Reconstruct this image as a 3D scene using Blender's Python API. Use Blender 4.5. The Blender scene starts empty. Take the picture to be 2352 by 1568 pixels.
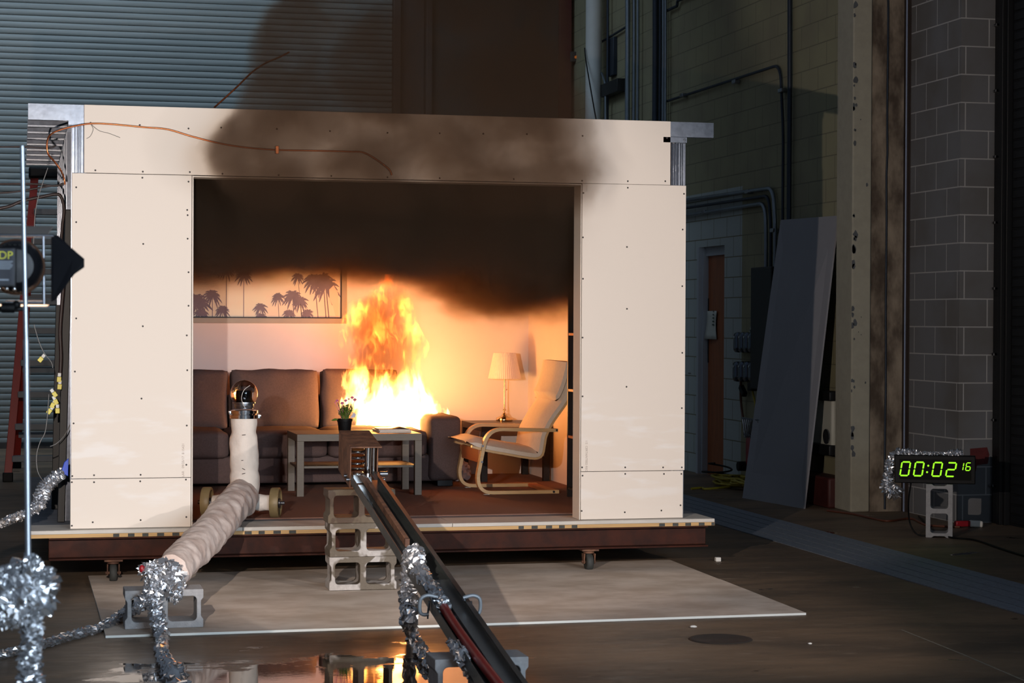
import bpy, bmesh, math, random
from mathutils import Vector, Matrix, noise as mnoise
random.seed(7)
S = bpy.context.scene
COL = S.collection
PI = math.pi
V = Vector
# ------------------------------------------------------------------ camera
F = 4722.47; CX, CY = 1176.0, 784.0
ZP = 0.323                                    # height of the platform deck above the hall floor
CAM = V((-0.2989, -12.5817, 1.5844))
YAW, PITCH, ROLL = -0.2349, -0.0100, -0.0049
R3 = Matrix.Rotation(YAW, 3, 'Z') @ Matrix.Rotation(PITCH, 3, 'X') @ Matrix.Rotation(ROLL, 3, 'Y')
cd = bpy.data.cameras.new('camera'); cam = bpy.data.objects.new('camera', cd); COL.objects.link(cam)
cam.matrix_world = Matrix.Translation(CAM) @ (R3 @ Matrix.Rotation(PI / 2, 3, 'X')).to_4x4()
cd.sensor_width = 36.0; cd.lens = F / 2352 * 36.0; cd.clip_end = 200
cd.dof.use_dof = True; cd.dof.focus_distance = 13.6; cd.dof.aperture_fstop = 7.0
S.camera = cam
def ray(px, py): return R3 @ V(((px - CX) / F, 1.0, -(py - CY) / F))
def onZ(px, py, z=0.0):
    d = ray(px, py); return CAM + d * ((z - CAM.z) / d.z)
def onY(px, py, y=0.0):
    d = ray(px, py); return CAM + d * ((y - CAM.y) / d.y)
def onX(px, py, x=0.0):
    d = ray(px, py); return CAM + d * ((x - CAM.x) / d.x)

# ------------------------------------------------------------------ materials
def lin(c):
    r = []
    for x in c[:3]:
        x /= 255.0
        r.append(x / 12.92 if x <= .04045 else ((x + .055) / 1.055) ** 2.4)
    return (r[0], r[1], r[2], 1.0)
class NT:
    def __init__(s, m):
        s.t = m.node_tree; s.n = s.t.nodes; s.l = s.t.links
    def new(s, ty, **k):
        n = s.n.new(ty)
        for a, b in k.items(): setattr(n, a, b)
        return n
    def put(s, sock, v):
        if v is None: return
        if isinstance(v, bpy.types.NodeSocket): s.l.new(v, sock)
        else: sock.default_value = v
    def math(s, op, a, b=None, c=None, clamp=False):
        n = s.new('ShaderNodeMath', operation=op); n.use_clamp = clamp
        s.put(n.inputs[0], a); s.put(n.inputs[1], b); s.put(n.inputs[2], c)
        return n.outputs[0]
    def vmath(s, op, a, b=None):
        n = s.new('ShaderNodeVectorMath', operation=op)
        s.put(n.inputs[0], a); s.put(n.inputs[1], b)
        return n.outputs[0]
    def co(s): return s.new('ShaderNodeTexCoord').outputs['Object']
    def xyz(s, v):
        n = s.new('ShaderNodeSeparateXYZ'); s.put(n.inputs[0], v); return n.outputs
    def cxyz(s, x, y, z):
        n = s.new('ShaderNodeCombineXYZ'); s.put(n.inputs[0], x); s.put(n.inputs[1], y); s.put(n.inputs[2], z); return n.outputs[0]
    def noise(s, v, scale=5., detail=3., rough=.5, dist=0., color=False):
        n = s.new('ShaderNodeTexNoise'); s.put(n.inputs['Vector'], v)
        n.inputs['Scale'].default_value = scale; n.inputs['Detail'].default_value = detail
        n.inputs['Roughness'].default_value = rough; n.inputs['Distortion'].default_value = dist
        return n.outputs['Color' if color else 'Fac']
    def sstep(s, v, a, b, lo=0., hi=1.):
        n = s.new('ShaderNodeMapRange', interpolation_type='SMOOTHSTEP')
        s.put(n.inputs[0], v); s.put(n.inputs[1], a); s.put(n.inputs[2], b); s.put(n.inputs[3], lo); s.put(n.inputs[4], hi)
        return n.outputs[0]
    def lmap(s, v, a, b, lo=0., hi=1.):
        n = s.new('ShaderNodeMapRange'); s.put(n.inputs[0], v)
        s.put(n.inputs[1], a); s.put(n.inputs[2], b); s.put(n.inputs[3], lo); s.put(n.inputs[4], hi)
        return n.outputs[0]
    def mix(s, f, a, b):
        n = s.new('ShaderNodeMix', data_type='RGBA'); s.put(n.inputs[0], f); s.put(n.inputs[6], a); s.put(n.inputs[7], b)
        return n.outputs[2]
    def prof(s, v, pts, ease='LINEAR'):
        """piecewise profile: pts = [(x, value)]"""
        x0, x1 = pts[0][0], pts[-1][0]; vs = [p[1] for p in pts]; lo, hi = min(vs), max(vs); hi = hi if hi > lo else lo + 1
        n = s.new('ShaderNodeValToRGB'); n.color_ramp.interpolation = ease
        e = n.color_ramp.elements
        for i, (x, y) in enumerate(pts):
            k = (x - x0) / (x1 - x0); g = (y - lo) / (hi - lo)
            el = e[i] if i < 2 else e.new(k)
            el.position = k; el.color = (g, g, g, 1)
        s.put(n.inputs[0], s.lmap(v, x0, x1))
        return s.math('MULTIPLY_ADD', n.outputs[0], hi - lo, lo)
    def ramp(s, v, pts):
        n = s.new('ShaderNodeValToRGB'); e = n.color_ramp.elements
        for i, (k, c) in enumerate(pts):
            el = e[i] if i < 2 else e.new(k)
            el.position = k; el.color = c
        s.put(n.inputs[0], v); return n.outputs[0]
MATS = {}
def mat(name, c, rough=.6, metal=0., var=.12, vs=6., bump=0., bs=60., c2=None, stretch=None, spec=.5, emit=0., detail=4.):
    if name in MATS: return MATS[name]
    m = bpy.data.materials.new(name); m.use_nodes = True; MATS[name] = m
    t = NT(m); b = t.n['Principled BSDF']
    base = lin(c); co = t.co()
    if stretch: co = t.vmath('MULTIPLY', co, stretch)
    if var or c2:
        d = lin(c2) if c2 else tuple(x * (1 - var) for x in base[:3]) + (1,)
        f = t.sstep(t.noise(co, vs, detail, .6), .3, .7)
        t.put(b.inputs['Base Color'], t.mix(f, base, d))
    else: b.inputs['Base Color'].default_value = base
    b.inputs['Roughness'].default_value = rough; b.inputs['Metallic'].default_value = metal
    b.inputs['Specular IOR Level'].default_value = spec
    if bump:
        n = t.new('ShaderNodeBump'); n.inputs['Strength'].default_value = bump; n.inputs['Distance'].default_value = .004
        t.put(n.inputs['Height'], t.noise(co, bs, 3., .6)); t.put(b.inputs['Normal'], n.outputs[0])
    if emit:
        b.inputs['Emission Color'].default_value = base; b.inputs['Emission Strength'].default_value = emit
    return m
def M(n): return MATS[n]

# ------------------------------------------------------------------ mesh helpers
class MB:
    def __init__(s): s.v = []; s.f = []
    def add(s, vs, fs):
        o = len(s.v); s.v += [V(x) for x in vs]; s.f += [tuple(i + o for i in f) for f in fs]; return s
    def box(s, a, b):
        x0, y0, z0 = a; x1, y1, z1 = b
        return s.add([(x0,y0,z0),(x1,y0,z0),(x1,y1,z0),(x0,y1,z0),(x0,y0,z1),(x1,y0,z1),(x1,y1,z1),(x0,y1,z1)],
                     [(0,3,2,1),(4,5,6,7),(0,1,5,4),(1,2,6,5),(2,3,7,6),(3,0,4,7)])
    def obox(s, p0, p1, w, h, up=(0,0,1), off=0.):
        """bar from p0 to p1, w across, h along up"""
        p0, p1 = V(p0), V(p1); d = (p1 - p0).normalized(); x = d.cross(V(up)).normalized(); u = x.cross(d)
        q = []
        for p in (p0, p1):
            for a, b in ((-1,-1),(1,-1),(1,1),(-1,1)): q.append(p + x * (a * w / 2) + u * (b * h / 2 + off))
        return s.add(q, [(0,1,2,3),(7,6,5,4),(0,4,5,1),(1,5,6,2),(2,6,7,3),(3,7,4,0)])
    def tube(s, pts, r, n=12, caps=True, jit=0., rj=0., rnd=random):
        pts = [V(p) for p in pts]; N = len(pts); rr = r if isinstance(r, (list, tuple)) else [r] * N
        t0 = (pts[1] - pts[0]).normalized(); u = t0.orthogonal().normalized(); o = len(s.v)
        for i in range(N):
            t = (pts[min(i+1,N-1)] - pts[max(i-1,0)]).normalized()
            u = (u - t * u.dot(t)).normalized(); w = t.cross(u)
            for k in range(n):
                a = 2 * PI * k / n; q = rr[i] * (1 + (rnd.uniform(-rj, rj) if rj else 0))
                p = pts[i] + (u * math.cos(a) + w * math.sin(a)) * q
                if jit: p += V((rnd.uniform(-jit,jit), rnd.uniform(-jit,jit), rnd.uniform(-jit,jit)))
                s.v.append(p)
        for i in range(N-1):
            for k in range(n):
                a, b = o+i*n+k, o+i*n+(k+1)%n; s.f.append((a, b, b+n, a+n))
        if caps:
            s.f.append(tuple(o+k for k in range(n))[::-1]); s.f.append(tuple(o+(N-1)*n+k for k in range(n)))
        return s
    def cyl(s, p0, p1, r, r1=None, n=24): return s.tube([p0, p1], [r, r if r1 is None else r1], n)
    def lathe(s, prof, c=(0,0,0), n=32, ax=None):
        """prof [(r, h)] turned about the axis ax (default Z) through c"""
        ax = V(ax).normalized() if ax else V((0,0,1)); u = ax.orthogonal().normalized(); w = ax.cross(u); c = V(c); o = len(s.v)
        for r, h in prof:
            for k in range(n):
                a = 2*PI*k/n; s.v.append(c + ax*h + (u*math.cos(a) + w*math.sin(a))*max(r, 1e-5))
        for i in range(len(prof)-1):
            for k in range(n):
                a, b = o+i*n+k, o+i*n+(k+1)%n; s.f.append((a, b, b+n, a+n))
        if prof[0][0] > .004 and prof[-1][0] > .004:          # a ring: close the section on itself
            e = o+(len(prof)-1)*n
            for k in range(n): s.f.append((e+k, e+(k+1)%n, o+(k+1)%n, o+k))
        else:
            s.f.append(tuple(o+k for k in range(n))[::-1]); s.f.append(tuple(o+(len(prof)-1)*n+k for k in range(n)))
        return s
    def prism(s, poly, fn, a, b):
        """poly of 2-D points, fn(u, v, t) -> 3-D, extruded from t=a to t=b"""
        n = len(poly)
        return s.add([fn(u,v,a) for u,v in poly] + [fn(u,v,b) for u,v in poly],
                     [tuple(range(n))[::-1], tuple(range(n, 2*n))] + [(i,(i+1)%n,(i+1)%n+n,i+n) for i in range(n)])
    def sweep(s, path, wid, th, y0):
        """flat bent-wood strip: path of (x, z), thickness th in the plane, width wid along Y starting at y0"""
        P = [V((x, z)) for x, z in path]; n = len(P); L = []; Rr = []
        for i in range(n):
            t = (P[min(i+1,n-1)] - P[max(i-1,0)]).normalized(); nn = V((-t.y, t.x)) * (th/2); L.append(P[i]+nn); Rr.append(P[i]-nn)
        o = len(s.v)
        for i in range(n):
            for q in (L[i], Rr[i]):
                s.v.append(V((q.x, y0, q.y))); s.v.append(V((q.x, y0+wid, q.y)))
        for i in range(n-1):
            a = o+4*i; b = a+4
            s.f += [(a, a+1, b+1, b), (a+2, b+2, b+3, a+3), (a, b, b+2, a+2), (a+1, a+3, b+3, b+1)]
        s.f += [(o, o+2, o+3, o+1), (o+4*n-4, o+4*n-3, o+4*n-1, o+4*n-2)]
        return s
    def rbox(s, c, h, r=.05, puff=(0,0,0), cuts=10, seed=0, wob=0., pinch=0.):
        """soft cushion: rounded box, bulging by puff along each axis"""
        c = V(c); idx = {}; o = len(s.v); N = cuts
        def vert(i, j, k):
            key = (i,j,k)
            if key in idx: return idx[key]
            u = V((2*i/N-1, 2*j/N-1, 2*k/N-1)); p = V((u.x*h[0], u.y*h[1], u.z*h[2]))
            q = V([max(-(h[a]-r), min(h[a]-r, p[a])) for a in range(3)]); d = p - q
            if d.length > 1e-9: p = q + d.normalized() * r
            for a in range(3):
                b, e = (a+1)%3, (a+2)%3
                p[a] += (1 if u[a] > 0 else -1)*abs(u[a])*puff[a]*(1-u[b]**2)*(1-u[e]**2)
                if pinch: p[a] *= 1 + pinch*(abs(u[b]*u[e]))**3
            if wob: p += mnoise.noise_vector(p*6 + V((seed*3.1, seed, 0)))*wob
            idx[key] = len(s.v); s.v.append(c + p); return idx[key]
        for i in range(N):
            for j in range(N):
                for (a, fl) in ((0,1),(N,0)):
                    for f in (lambda x,y: (x,y,a), lambda x,y: (a,x,y), lambda x,y: (y,a,x)):
                        q = (vert(*f(i,j)), vert(*f(i+1,j)), vert(*f(i+1,j+1)), vert(*f(i,j+1)))
                        s.f.append(q[::-1] if fl else q)
        return s
    def blob(s, c, r, n=20, amp=.15, fr=3., seed=0., sq=(1,1,1)):
        c = V(c); o = len(s.v); rings = n//2
        for i in range(rings+1):
            th = PI*i/rings
            for k in range(n):
                a = 2*PI*k/n; d = V((math.sin(th)*math.cos(a), math.sin(th)*math.sin(a), math.cos(th)))
                q = r*(1+amp*mnoise.noise(d*fr+V((seed,seed*1.7,0)))); s.v.append(c+V((d.x*q*sq[0], d.y*q*sq[1], d.z*q*sq[2])))
        for i in range(rings):
            for k in range(n):
                a, b = o+i*n+k, o+i*n+(k+1)%n; s.f.append((a, a+n, b+n, b))
        return s
    def build(s, name, m, parent=None, smooth=None, bevel=0., origin=None, seg=2):
        me = bpy.data.meshes.new(name)
        org = V(origin) if origin is not None else (ROOTLOC(parent) if parent is not None else V((0,0,0)))
        me.from_pydata([v - org for v in s.v], [], s.f); me.update()
        bm = bmesh.new(); bm.from_mesh(me); bmesh.ops.remove_doubles(bm, verts=bm.verts, dist=1e-6)
        bmesh.ops.recalc_face_normals(bm, faces=bm.faces); bm.to_mesh(me); bm.free()
        o = bpy.data.objects.new(name, me); COL.objects.link(o)
        for mm in (m if isinstance(m, (list, tuple)) else [m]): me.materials.append(mm)
        if parent is not None:
            o.parent = parent
            o.matrix_parent_inverse = Matrix.Identity(4)
            o.location = org - ROOTLOC(parent)
        else: o.location = org
        if bevel:
            b = o.modifiers.new('bevel', 'BEVEL'); b.width = bevel; b.segments = seg; b.limit_method = 'ANGLE'; b.angle_limit = math.radians(40)
        if smooth is not None:
            me.shade_smooth()
            if smooth < 179: me.set_sharp_from_angle(angle=math.radians(smooth))
        elif bevel:
            me.shade_smooth(); me.set_sharp_from_angle(angle=math.radians(35))
        o['_w'] = tuple(org)
        return o
def ROOTLOC(o): return V(o['_w'])
def tag(o, label, cat=None, group=None, kind=None):
    o['label'] = label
    if cat: o['category'] = cat
    if group: o['group'] = group
    if kind: o['kind'] = kind
    return o
def thing(name, loc, label, cat, group=None, kind=None):
    o = bpy.data.objects.new(name, None); COL.objects.link(o); o.location = loc; o['_w'] = tuple(V(loc)); o.empty_display_size = .1
    bpy.context.view_layer.update()
    return tag(o, label, cat, group, kind)
def spline(pts, k=8):
    P = [V(p) for p in pts]; out = []
    for i in range(len(P)-1):
        a, b, c, d = P[max(i-1,0)], P[i], P[i+1], P[min(i+2,len(P)-1)]
        for j in range(k):
            t = j/k
            out.append(.5*((2*b)+(c-a)*t+(2*a-5*b+4*c-d)*t*t+(3*b-a-3*c+d)*t**3))
    out.append(P[-1]); return out
def text(body, name, m, parent, loc, rot, size, ext=.0006):
    cu = bpy.data.curves.new(name, 'FONT'); cu.body = body; cu.size = size; cu.extrude = ext; cu.align_x = 'LEFT'
    tmp = bpy.data.objects.new(name, cu); COL.objects.link(tmp); bpy.context.view_layer.update()
    me = bpy.data.meshes.new_from_object(tmp.evaluated_get(bpy.context.evaluated_depsgraph_get())); bpy.data.objects.remove(tmp); bpy.data.curves.remove(cu)
    me.name = name; me.materials.clear(); me.materials.append(m)
    o = bpy.data.objects.new(name, me); COL.objects.link(o); o.parent = parent
    o.location = V(loc) - ROOTLOC(parent); o.rotation_euler = rot; o['_w'] = tuple(V(loc)); return o
def foil_tube(mb, pts, r, k=10, n=12, rj=.30, jit=.0045):
    pts = spline(pts, int(k*1.9)); n = 17; N = len(pts); rr = r if isinstance(r, list) else None
    if rr:
        rs = []
        for i in range(N):
            f = i/(N-1)*(len(rr)-1); j = min(int(f), len(rr)-2); rs.append(rr[j]+(rr[j+1]-rr[j])*(f-j))
    else: rs = [r]*N
    rs = [q*random.uniform(.82,1.15) for q in rs]
    return mb.tube(pts, rs, n, True, jit, rj)

# ------------------------------------------------------------------ material library
mat('gypsum', (232,222,210), .75, var=.035, vs=3., bump=.05, bs=150)
mat('gypsum_core', (225,222,215), .85, var=.06, vs=12.)
mat('wall_white', (238,226,220), .7, var=.02)
mat('galv', (138,142,150), .26, .92, var=.25, vs=25., bump=.05, bs=30)
mat('alu', (200,208,220), .38, .85, var=.1, vs=8.)
mat('galv_shaded', (70,74,82), .3, .9, var=.3, vs=30.)  # darkened copy of galv: shade inside the steel sections put into the colour
mat('step_alu', (104,108,112), .55, .4, var=.15)
mat('foil', (228,230,234), .26, .93, var=.06, vs=14.)
mat('chrome', (225,225,225), .08, 1., var=0)
mat('outlet_chrome', (92,100,114), .12, 1., var=0)
mat('mark_gray', (74,76,74), .8, var=.3, vs=30)
mat('flap_lit', (150,140,132), .45, .3, var=.1)  # paler than the black flaps: strong lamplight painted into the colour
mat('brass_chrome', (215,195,160), .14, 1., var=.1, vs=8)
mat('black_paint', (14,15,18), .55, var=.2)
mat('black_plastic', (11,12,14), .55, var=.15, spec=.2)
mat('screw_dark', (48,38,34), .6, var=0)
mat('ink', (165,150,140), .8, var=0)
mat('plywood', (205,165,110), .7, var=.2, vs=5, stretch=(1,1,30))
mat('rust_beam', (66,31,19), .7, 0., var=.35, vs=9., bump=.2, bs=50, c2=(46,23,16), spec=.25)
mat('rust', (132,94,72), .75, .2, var=.4, vs=14., bump=.4, bs=60, c2=(84,58,46))
mat('deck_white', (205,200,192), .8, var=.1, vs=5)
mat('deck_gray', (120,126,136), .85, var=.35, vs=5., stretch=(1,4,1))
mat('copper', (205,120,75), .28, .95, var=.1)
mat('wire_dark', (52,36,32), .5, var=.1)
mat('wire_gray', (120,118,116), .5, var=.1)
mat('wire_yellow', (205,185,60), .5, var=.1)
mat('conn_yellow', (225,205,70), .45, var=.1)
mat('conn_white', (225,222,215), .5, var=.05)
mat('ladder_red', (150,38,28), .45, var=.15)
mat('wool', (232,222,212), .95, var=.08, vs=10., bump=.7, bs=28)
mat('wool_dirty', (222,208,200), .95, var=.2, vs=8., bump=.8, bs=24, c2=(194,174,164))
mat('wheel_tan', (138,120,84), .5, var=.15, vs=14)
mat('sofa_fabric', (98,81,78), .95, var=.16, vs=90., bump=.35, bs=420, spec=.2)
mat('sofa_dark', (40,36,40), .9, var=.1)
mat('table_gray', (98,88,74), .5, var=.12, vs=14., stretch=(1,8,8))
mat('blackbrown', (32,26,26), .4, var=.15)
mat('carpet', (150,114,100), 1., var=.25, vs=260., bump=.8, bs=420, spec=.1)
mat('birch', (216,180,130), .45, var=.14, vs=10., stretch=(1,1,7))
mat('birch_red_and_firelit', (196,112,58), .45, var=.1)  # red birch on the chair; also firelight painted on the bookcase shelves
mat('chair_fabric', (226,212,196), .9, var=.06, vs=50., bump=.2, bs=200, spec=.2)
mat('shade', (240,226,220), .8, var=.04, vs=30)
mat('leaf', (98,128,48), .5, var=.3, vs=20)
mat('petal', (250,150,188), .6, var=.2, vs=30)
mat('tagcard', (205,200,215), .6, var=.05)
mat('paper', (236,228,218), .7, var=.06, vs=60, stretch=(1,1,12))
mat('cover', (178,120,80), .4, var=.3, vs=9)
mat('frame_gray', (170,160,142), .5, var=.1)
mat('canvas', (236,236,216), .7, var=.12, vs=2., c2=(242,224,206))
mat('palm', (132,122,136), .7, var=.15, vs=10)
mat('bag', (245,215,205), .3, var=.15, vs=10)
mat('concrete_dark', (84,76,66), .85, var=.3, vs=5)
mat('cmu', (160,160,162), .92, var=.18, vs=30., bump=.6, bs=130)
mat('cmu_wet', (160,152,140), .85, var=.0, vs=7., bump=.6, bs=130, c2=(96,84,68))
mat('cmu_rusty', (112,98,80), .85, var=.0, vs=7., bump=.6, bs=110, c2=(74,58,46))
mat('steel_dark', (84,90,90), .42, .55, var=.35, vs=6., bump=.1, bs=40)
mat('steel_clean', (140,146,148), .35, .6, var=.2, vs=5)
mat('hose_red', (150,42,38), .45, var=.2, vs=14)
mat('cement_board', (220,206,192), .85, var=.0, vs=2.6, c2=(190,172,155), bump=.1, bs=60, stretch=(1,1.4,1), detail=6.)
mat('board_edge', (222,225,220), .8, var=.05)
mat('conduit', (132,142,152), .35, .8, var=.15)
mat('conduit_dark', (50,58,70), .5, .5, var=.2)
mat('pipe_white', (196,198,194), .6, var=.06)
mat('door_wood', (158,88,46), .5, var=.25, vs=5, stretch=(4,4,.6))
mat('door_frame', (170,175,182), .5, var=.05)
mat('red_machine', (150,24,36), .4, var=.1)
mat('cord_yellow', (178,158,40), .5, var=.2)
mat('cord_brown', (96,52,34), .5, var=.15)
mat('sign_red', (170,44,40), .5, var=.05)
mat('sign_white', (198,200,190), .5, var=.05)
mat('sign_ink', (60,74,66), .6, var=0)
mat('sign_pink', (215,150,140), .6, var=0)
mat('sheet_gray', (150,150,156), .8, var=.03)
mat('paint_chip', (92,96,100), .8, var=.2)
mat('column_cream', (166,162,146), .8, var=.1, vs=12, bump=.2)
mat('column_dirty', (156,142,124), .9, var=.0, vs=5., c2=(76,64,54), bump=.4, stretch=(1,1,.5))
mat('steel_blue', (150,166,196), .5, .0, var=.08)
mat('guide_brown', (62,52,48), .6, var=.2)
mat('slat_paint', (118,124,122), .55, .1, var=.22, vs=3., stretch=(.35,1,9))
mat('slat_black', (20,22,25), .5, var=.2)
mat('red_col', (80,24,20), .6, var=.1)
mat('wall_gray', (66,64,60), .9, var=.15, vs=2)
mat('glow_green', (150,235,20), .5, var=0, emit=1.0)
mat('display', (6,7,5), .5, var=0, spec=.08)
mat('label_yellow', (225,220,60), .5, var=0)
mat('label_lines', (150,160,172), .5, var=0)
mat('lamp_black', (20,21,26), .42, .2, var=.2)
mat('lamp_lens', (30,32,38), .1, .3, var=.1)
mat('tape_blue', (30,70,190), .5, var=.1)
mat('grate', (132,142,156), .6, .2, var=.3, vs=40)
mat('rubber', (60,62,60), .7, var=.2, vs=30)
mat('soot', (12,11,10), .95, var=.2)

def stained(name, c, c2, sc, lo, seed):
    m = bpy.data.materials.new(name); m.use_nodes = True; MATS[name] = m; t = NT(m); b = t.n['Principled BSDF']; co = t.vmath('ADD', t.co(), (seed, 0., seed))
    f = t.sstep(t.noise(co, sc, 3., .55, .3), lo, lo+.05); g = t.noise(co, 45., 3.)
    base = t.mix(t.math('MULTIPLY', g, .5), t.mix(f, lin(c), lin(c2)), lin((70,62,54)))
    t.put(b.inputs['Base Color'], base); t.put(b.inputs['Roughness'], t.math('MULTIPLY_ADD', f, -.25, .9))
    n = t.new('ShaderNodeBump'); n.inputs['Strength'].default_value = .6; n.inputs['Distance'].default_value = .004; t.put(n.inputs['Height'], t.noise(co, 130., 3.)); t.put(b.inputs['Normal'], n.outputs[0])
stained('stain_a', (205,200,196), (112,102,88), 5.5, .47, 3.); stained('stain_b', (205,200,196), (112,102,88), 5., .45, 7.); stained('stain_c', (120,108,92), (88,70,56), 6., .48, 1.)
def glass_mat():
    m = bpy.data.materials.new('globe_glass'); m.use_nodes = True; b = m.node_tree.nodes['Principled BSDF']
    b.inputs['Base Color'].default_value = (.97,.95,.92,1); b.inputs['Roughness'].default_value = .0
    b.inputs['Transmission Weight'].default_value = 1.0; b.inputs['IOR'].default_value = 1.36
    MATS['glass'] = m
glass_mat()
def cmu_wall_mat(name, c, mortar, bw, bh, ax, c2=None, mask=None, raise_=.3):
    """block wall: courses bh high, blocks bw long along axis ax ('x' or 'y')"""
    m = bpy.data.materials.new(name); m.use_nodes = True; MATS[name] = m; t = NT(m); b = t.n['Principled BSDF']
    co = t.co(); X, Y, Z = t.xyz(co)
    br = t.new('ShaderNodeTexBrick'); br.inputs['Scale'].default_value = 1.; br.inputs['Brick Width'].default_value = bw; br.inputs['Row Height'].default_value = bh
    br.inputs['Mortar Size'].default_value = .006; br.inputs['Mortar Smooth'].default_value = .3; br.offset = .5
    if isinstance(ax, tuple): h = t.math('ADD', X, Y)
    else: h = X if ax == 'x' else Y
    t.put(br.inputs['Vector'], t.cxyz(h, Z, 0.))
    f = t.sstep(t.noise(co, 1.5, 4.), .35, .7)
    base = t.mix(f, lin(c), lin(c2 or c))
    if mask: base = t.mix(mask(t, X, Y, Z), base, lin((172,180,178)))
    br.inputs['Mortar'].default_value = lin(mortar); t.put(br.inputs['Color1'], base); t.put(br.inputs['Color2'], base)
    t.put(b.inputs['Base Color'], br.outputs['Color']); b.inputs['Roughness'].default_value = .75
    n = t.new('ShaderNodeBump'); n.inputs['Strength'].default_value = raise_; n.inputs['Distance'].default_value = .006; n.invert = True
    t.put(n.inputs['Height'], br.outputs['Fac']); t.put(b.inputs['Normal'], n.outputs[0]); return m
cmu_wall_mat('hall_wall', (150,146,116), (118,114,92), .4, .203, 'y', (138,132,108),
             mask=lambda t, X, Y, Z: t.math('MULTIPLY', t.math('GREATER_THAN', Y, 6.55), t.math('LESS_THAN', Z, 2.92)))
cmu_wall_mat('pilaster_block', (112,114,118), (168,168,168), .4, .222, ('x','y'), (100,98,96))
def floor_mat():
    m = bpy.data.materials.new('hall_floor'); m.use_nodes = True; MATS['hall_floor'] = m; t = NT(m); b = t.n['Principled BSDF']
    co = t.co(); X, Y, Z = t.xyz(co)
    st = t.vmath('MULTIPLY', co, (.55, 1.5, 1.))
    n1 = t.noise(st, 1.3, 6., .62, .4); n2 = t.noise(st, 9., 5., .6)
    base = t.mix(t.sstep(n1, .3, .7), lin((128,106,84)), lin((90,77,64)))
    base = t.mix(t.sstep(n2, .55, .8), base, lin((138,122,104)))
    # standing water spilled in front of the boards, with dry islands
    reg = t.math('MULTIPLY', t.sstep(X, -.15, .25), t.sstep(X, 2.1, 1.55))
    reg = t.math('MULTIPLY', reg, t.sstep(Y, -2.3, -3.9))
    nw = t.noise(t.vmath('MULTIPLY', co, (1., 1.6, 1.)), 2.1, 5., .62, .3)
    wet = t.sstep(t.math('ADD', t.math('MULTIPLY', reg, .36), nw), .66, .70)
    nw2 = t.sstep(t.noise(st, 2.6, 4.), .4, .65)
    damp = t.math('MULTIPLY', t.math('MINIMUM', t.math('MULTIPLY', reg, 2.5), 1.), .6)
    rough = t.math('SUBTRACT', t.math('MULTIPLY_ADD', n2, .35, .38), t.math('MULTIPLY', damp, .45))
    t.put(b.inputs['Base Color'], t.mix(t.math('MAXIMUM', wet, damp), base, t.vmath('MULTIPLY', base, (.42,.38,.34))))
    rr = t.new('ShaderNodeMix', data_type='FLOAT'); t.put(rr.inputs[0], wet); t.put(rr.inputs[2], rough); rr.inputs[3].default_value = .015
    t.put(b.inputs['Roughness'], rr.outputs[0])
    rs = t.new('ShaderNodeMix', data_type='FLOAT'); t.put(rs.inputs[0], wet); rs.inputs[2].default_value = .3; rs.inputs[3].default_value = .75
    t.put(b.inputs['Specular IOR Level'], rs.outputs[0])
    n = t.new('ShaderNodeBump'); n.inputs['Distance'].default_value = .004
    t.put(n.inputs['Strength'], t.math('MULTIPLY_ADD', wet, -.25, .27)); t.put(n.inputs['Height'], t.noise(st, 30., 4.)); t.put(b.inputs['Normal'], n.outputs[0])
floor_mat()
def gyp_panel_mat():
    """gypsum face paper with a few wiped, paler smears low on the panel"""
    m = bpy.data.materials.new('gypsum_smear'); m.use_nodes = True; MATS['gypsum_smear'] = m; t = NT(m); b = t.n['Principled BSDF']
    co = t.co(); X, Y, Z = t.xyz(co)
    n = t.noise(t.vmath('MULTIPLY', co, (1.2, 1., 5.)), 2.2, 4.)
    f = t.math('MULTIPLY', t.sstep(n, .5, .66), t.math('MULTIPLY', t.sstep(Z, 1.15, .95), t.sstep(Z, .3, .6)))
    t.put(b.inputs['Base Color'], t.mix(t.math('MULTIPLY', f, .6), lin((230,219,207)), lin((238,234,230)))); b.inputs['Roughness'].default_value = .75
gyp_panel_mat()

# ================================================================== THE HALL
def setting(name, mb, m, label, **k): return tag(mb.build(name, m, **k), label, None, None, 'structure')
XW = 6.60                                      # inner face of the right-hand block wall
YR = 13.2                                      # rear roll-up door
mb = MB(); mb.add([(-9,-16,0),(12,-16,0),(12,15,0),(-9,15,0)], [(0,1,2,3)])
setting('floor', mb, M('hall_floor'), 'stained dark concrete floor of the test hall')
# right wall with a doorway
d0 = onX(1604, 1080, XW); d1 = onX(1661, 1095, XW); DY0, DY1 = d1.y, d0.y; DZ = 2.27
mb = MB()
mb.box((XW, DY1, 0), (XW+.3, YR, 8)); mb.box((XW, DY0, DZ+.09), (XW+.3, DY1, 8)); mb.box((XW, 3.55, 0), (XW+.3, DY0, 8))
setting('wall_right', mb, M('hall_wall'), 'painted concrete block wall on the right of the hall')
mb = MB(); mb.box((XW+.09, DY0, 0), (XW+.13, DY1-.03, DZ)); dr = tag(mb.build('door_1', M('door_wood')), 'brown wooden door in the block wall on the right', 'door', None, 'structure')
mb = MB(); mb.box((XW+.03, DY1-.03, 0), (XW+.14, DY1, DZ+.09)); mb.box((XW+.06, DY0, DZ), (XW+.14, DY1, DZ+.09)); mb.box((XW-.012, DY1-.01, 0), (XW+.04, DY1+.05, DZ+.09)); mb.build('door_frame', M('door_frame'), dr)
hx = XW+.085
p = onX(1605, 853, hx)
mb = MB(); mb.box((hx-.004, p.y-.07, p.z-.16), (hx+.01, p.y-.02, p.z+.14)); mb.tube(spline([(hx-.01, p.y-.04, p.z-.02), (hx-.07, p.y-.04, p.z-.02), (hx-.075, p.y+.1, p.z-.02)], 5), .012, 8)
mb.build('door_handle', M('chrome'), dr, smooth=40)
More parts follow.
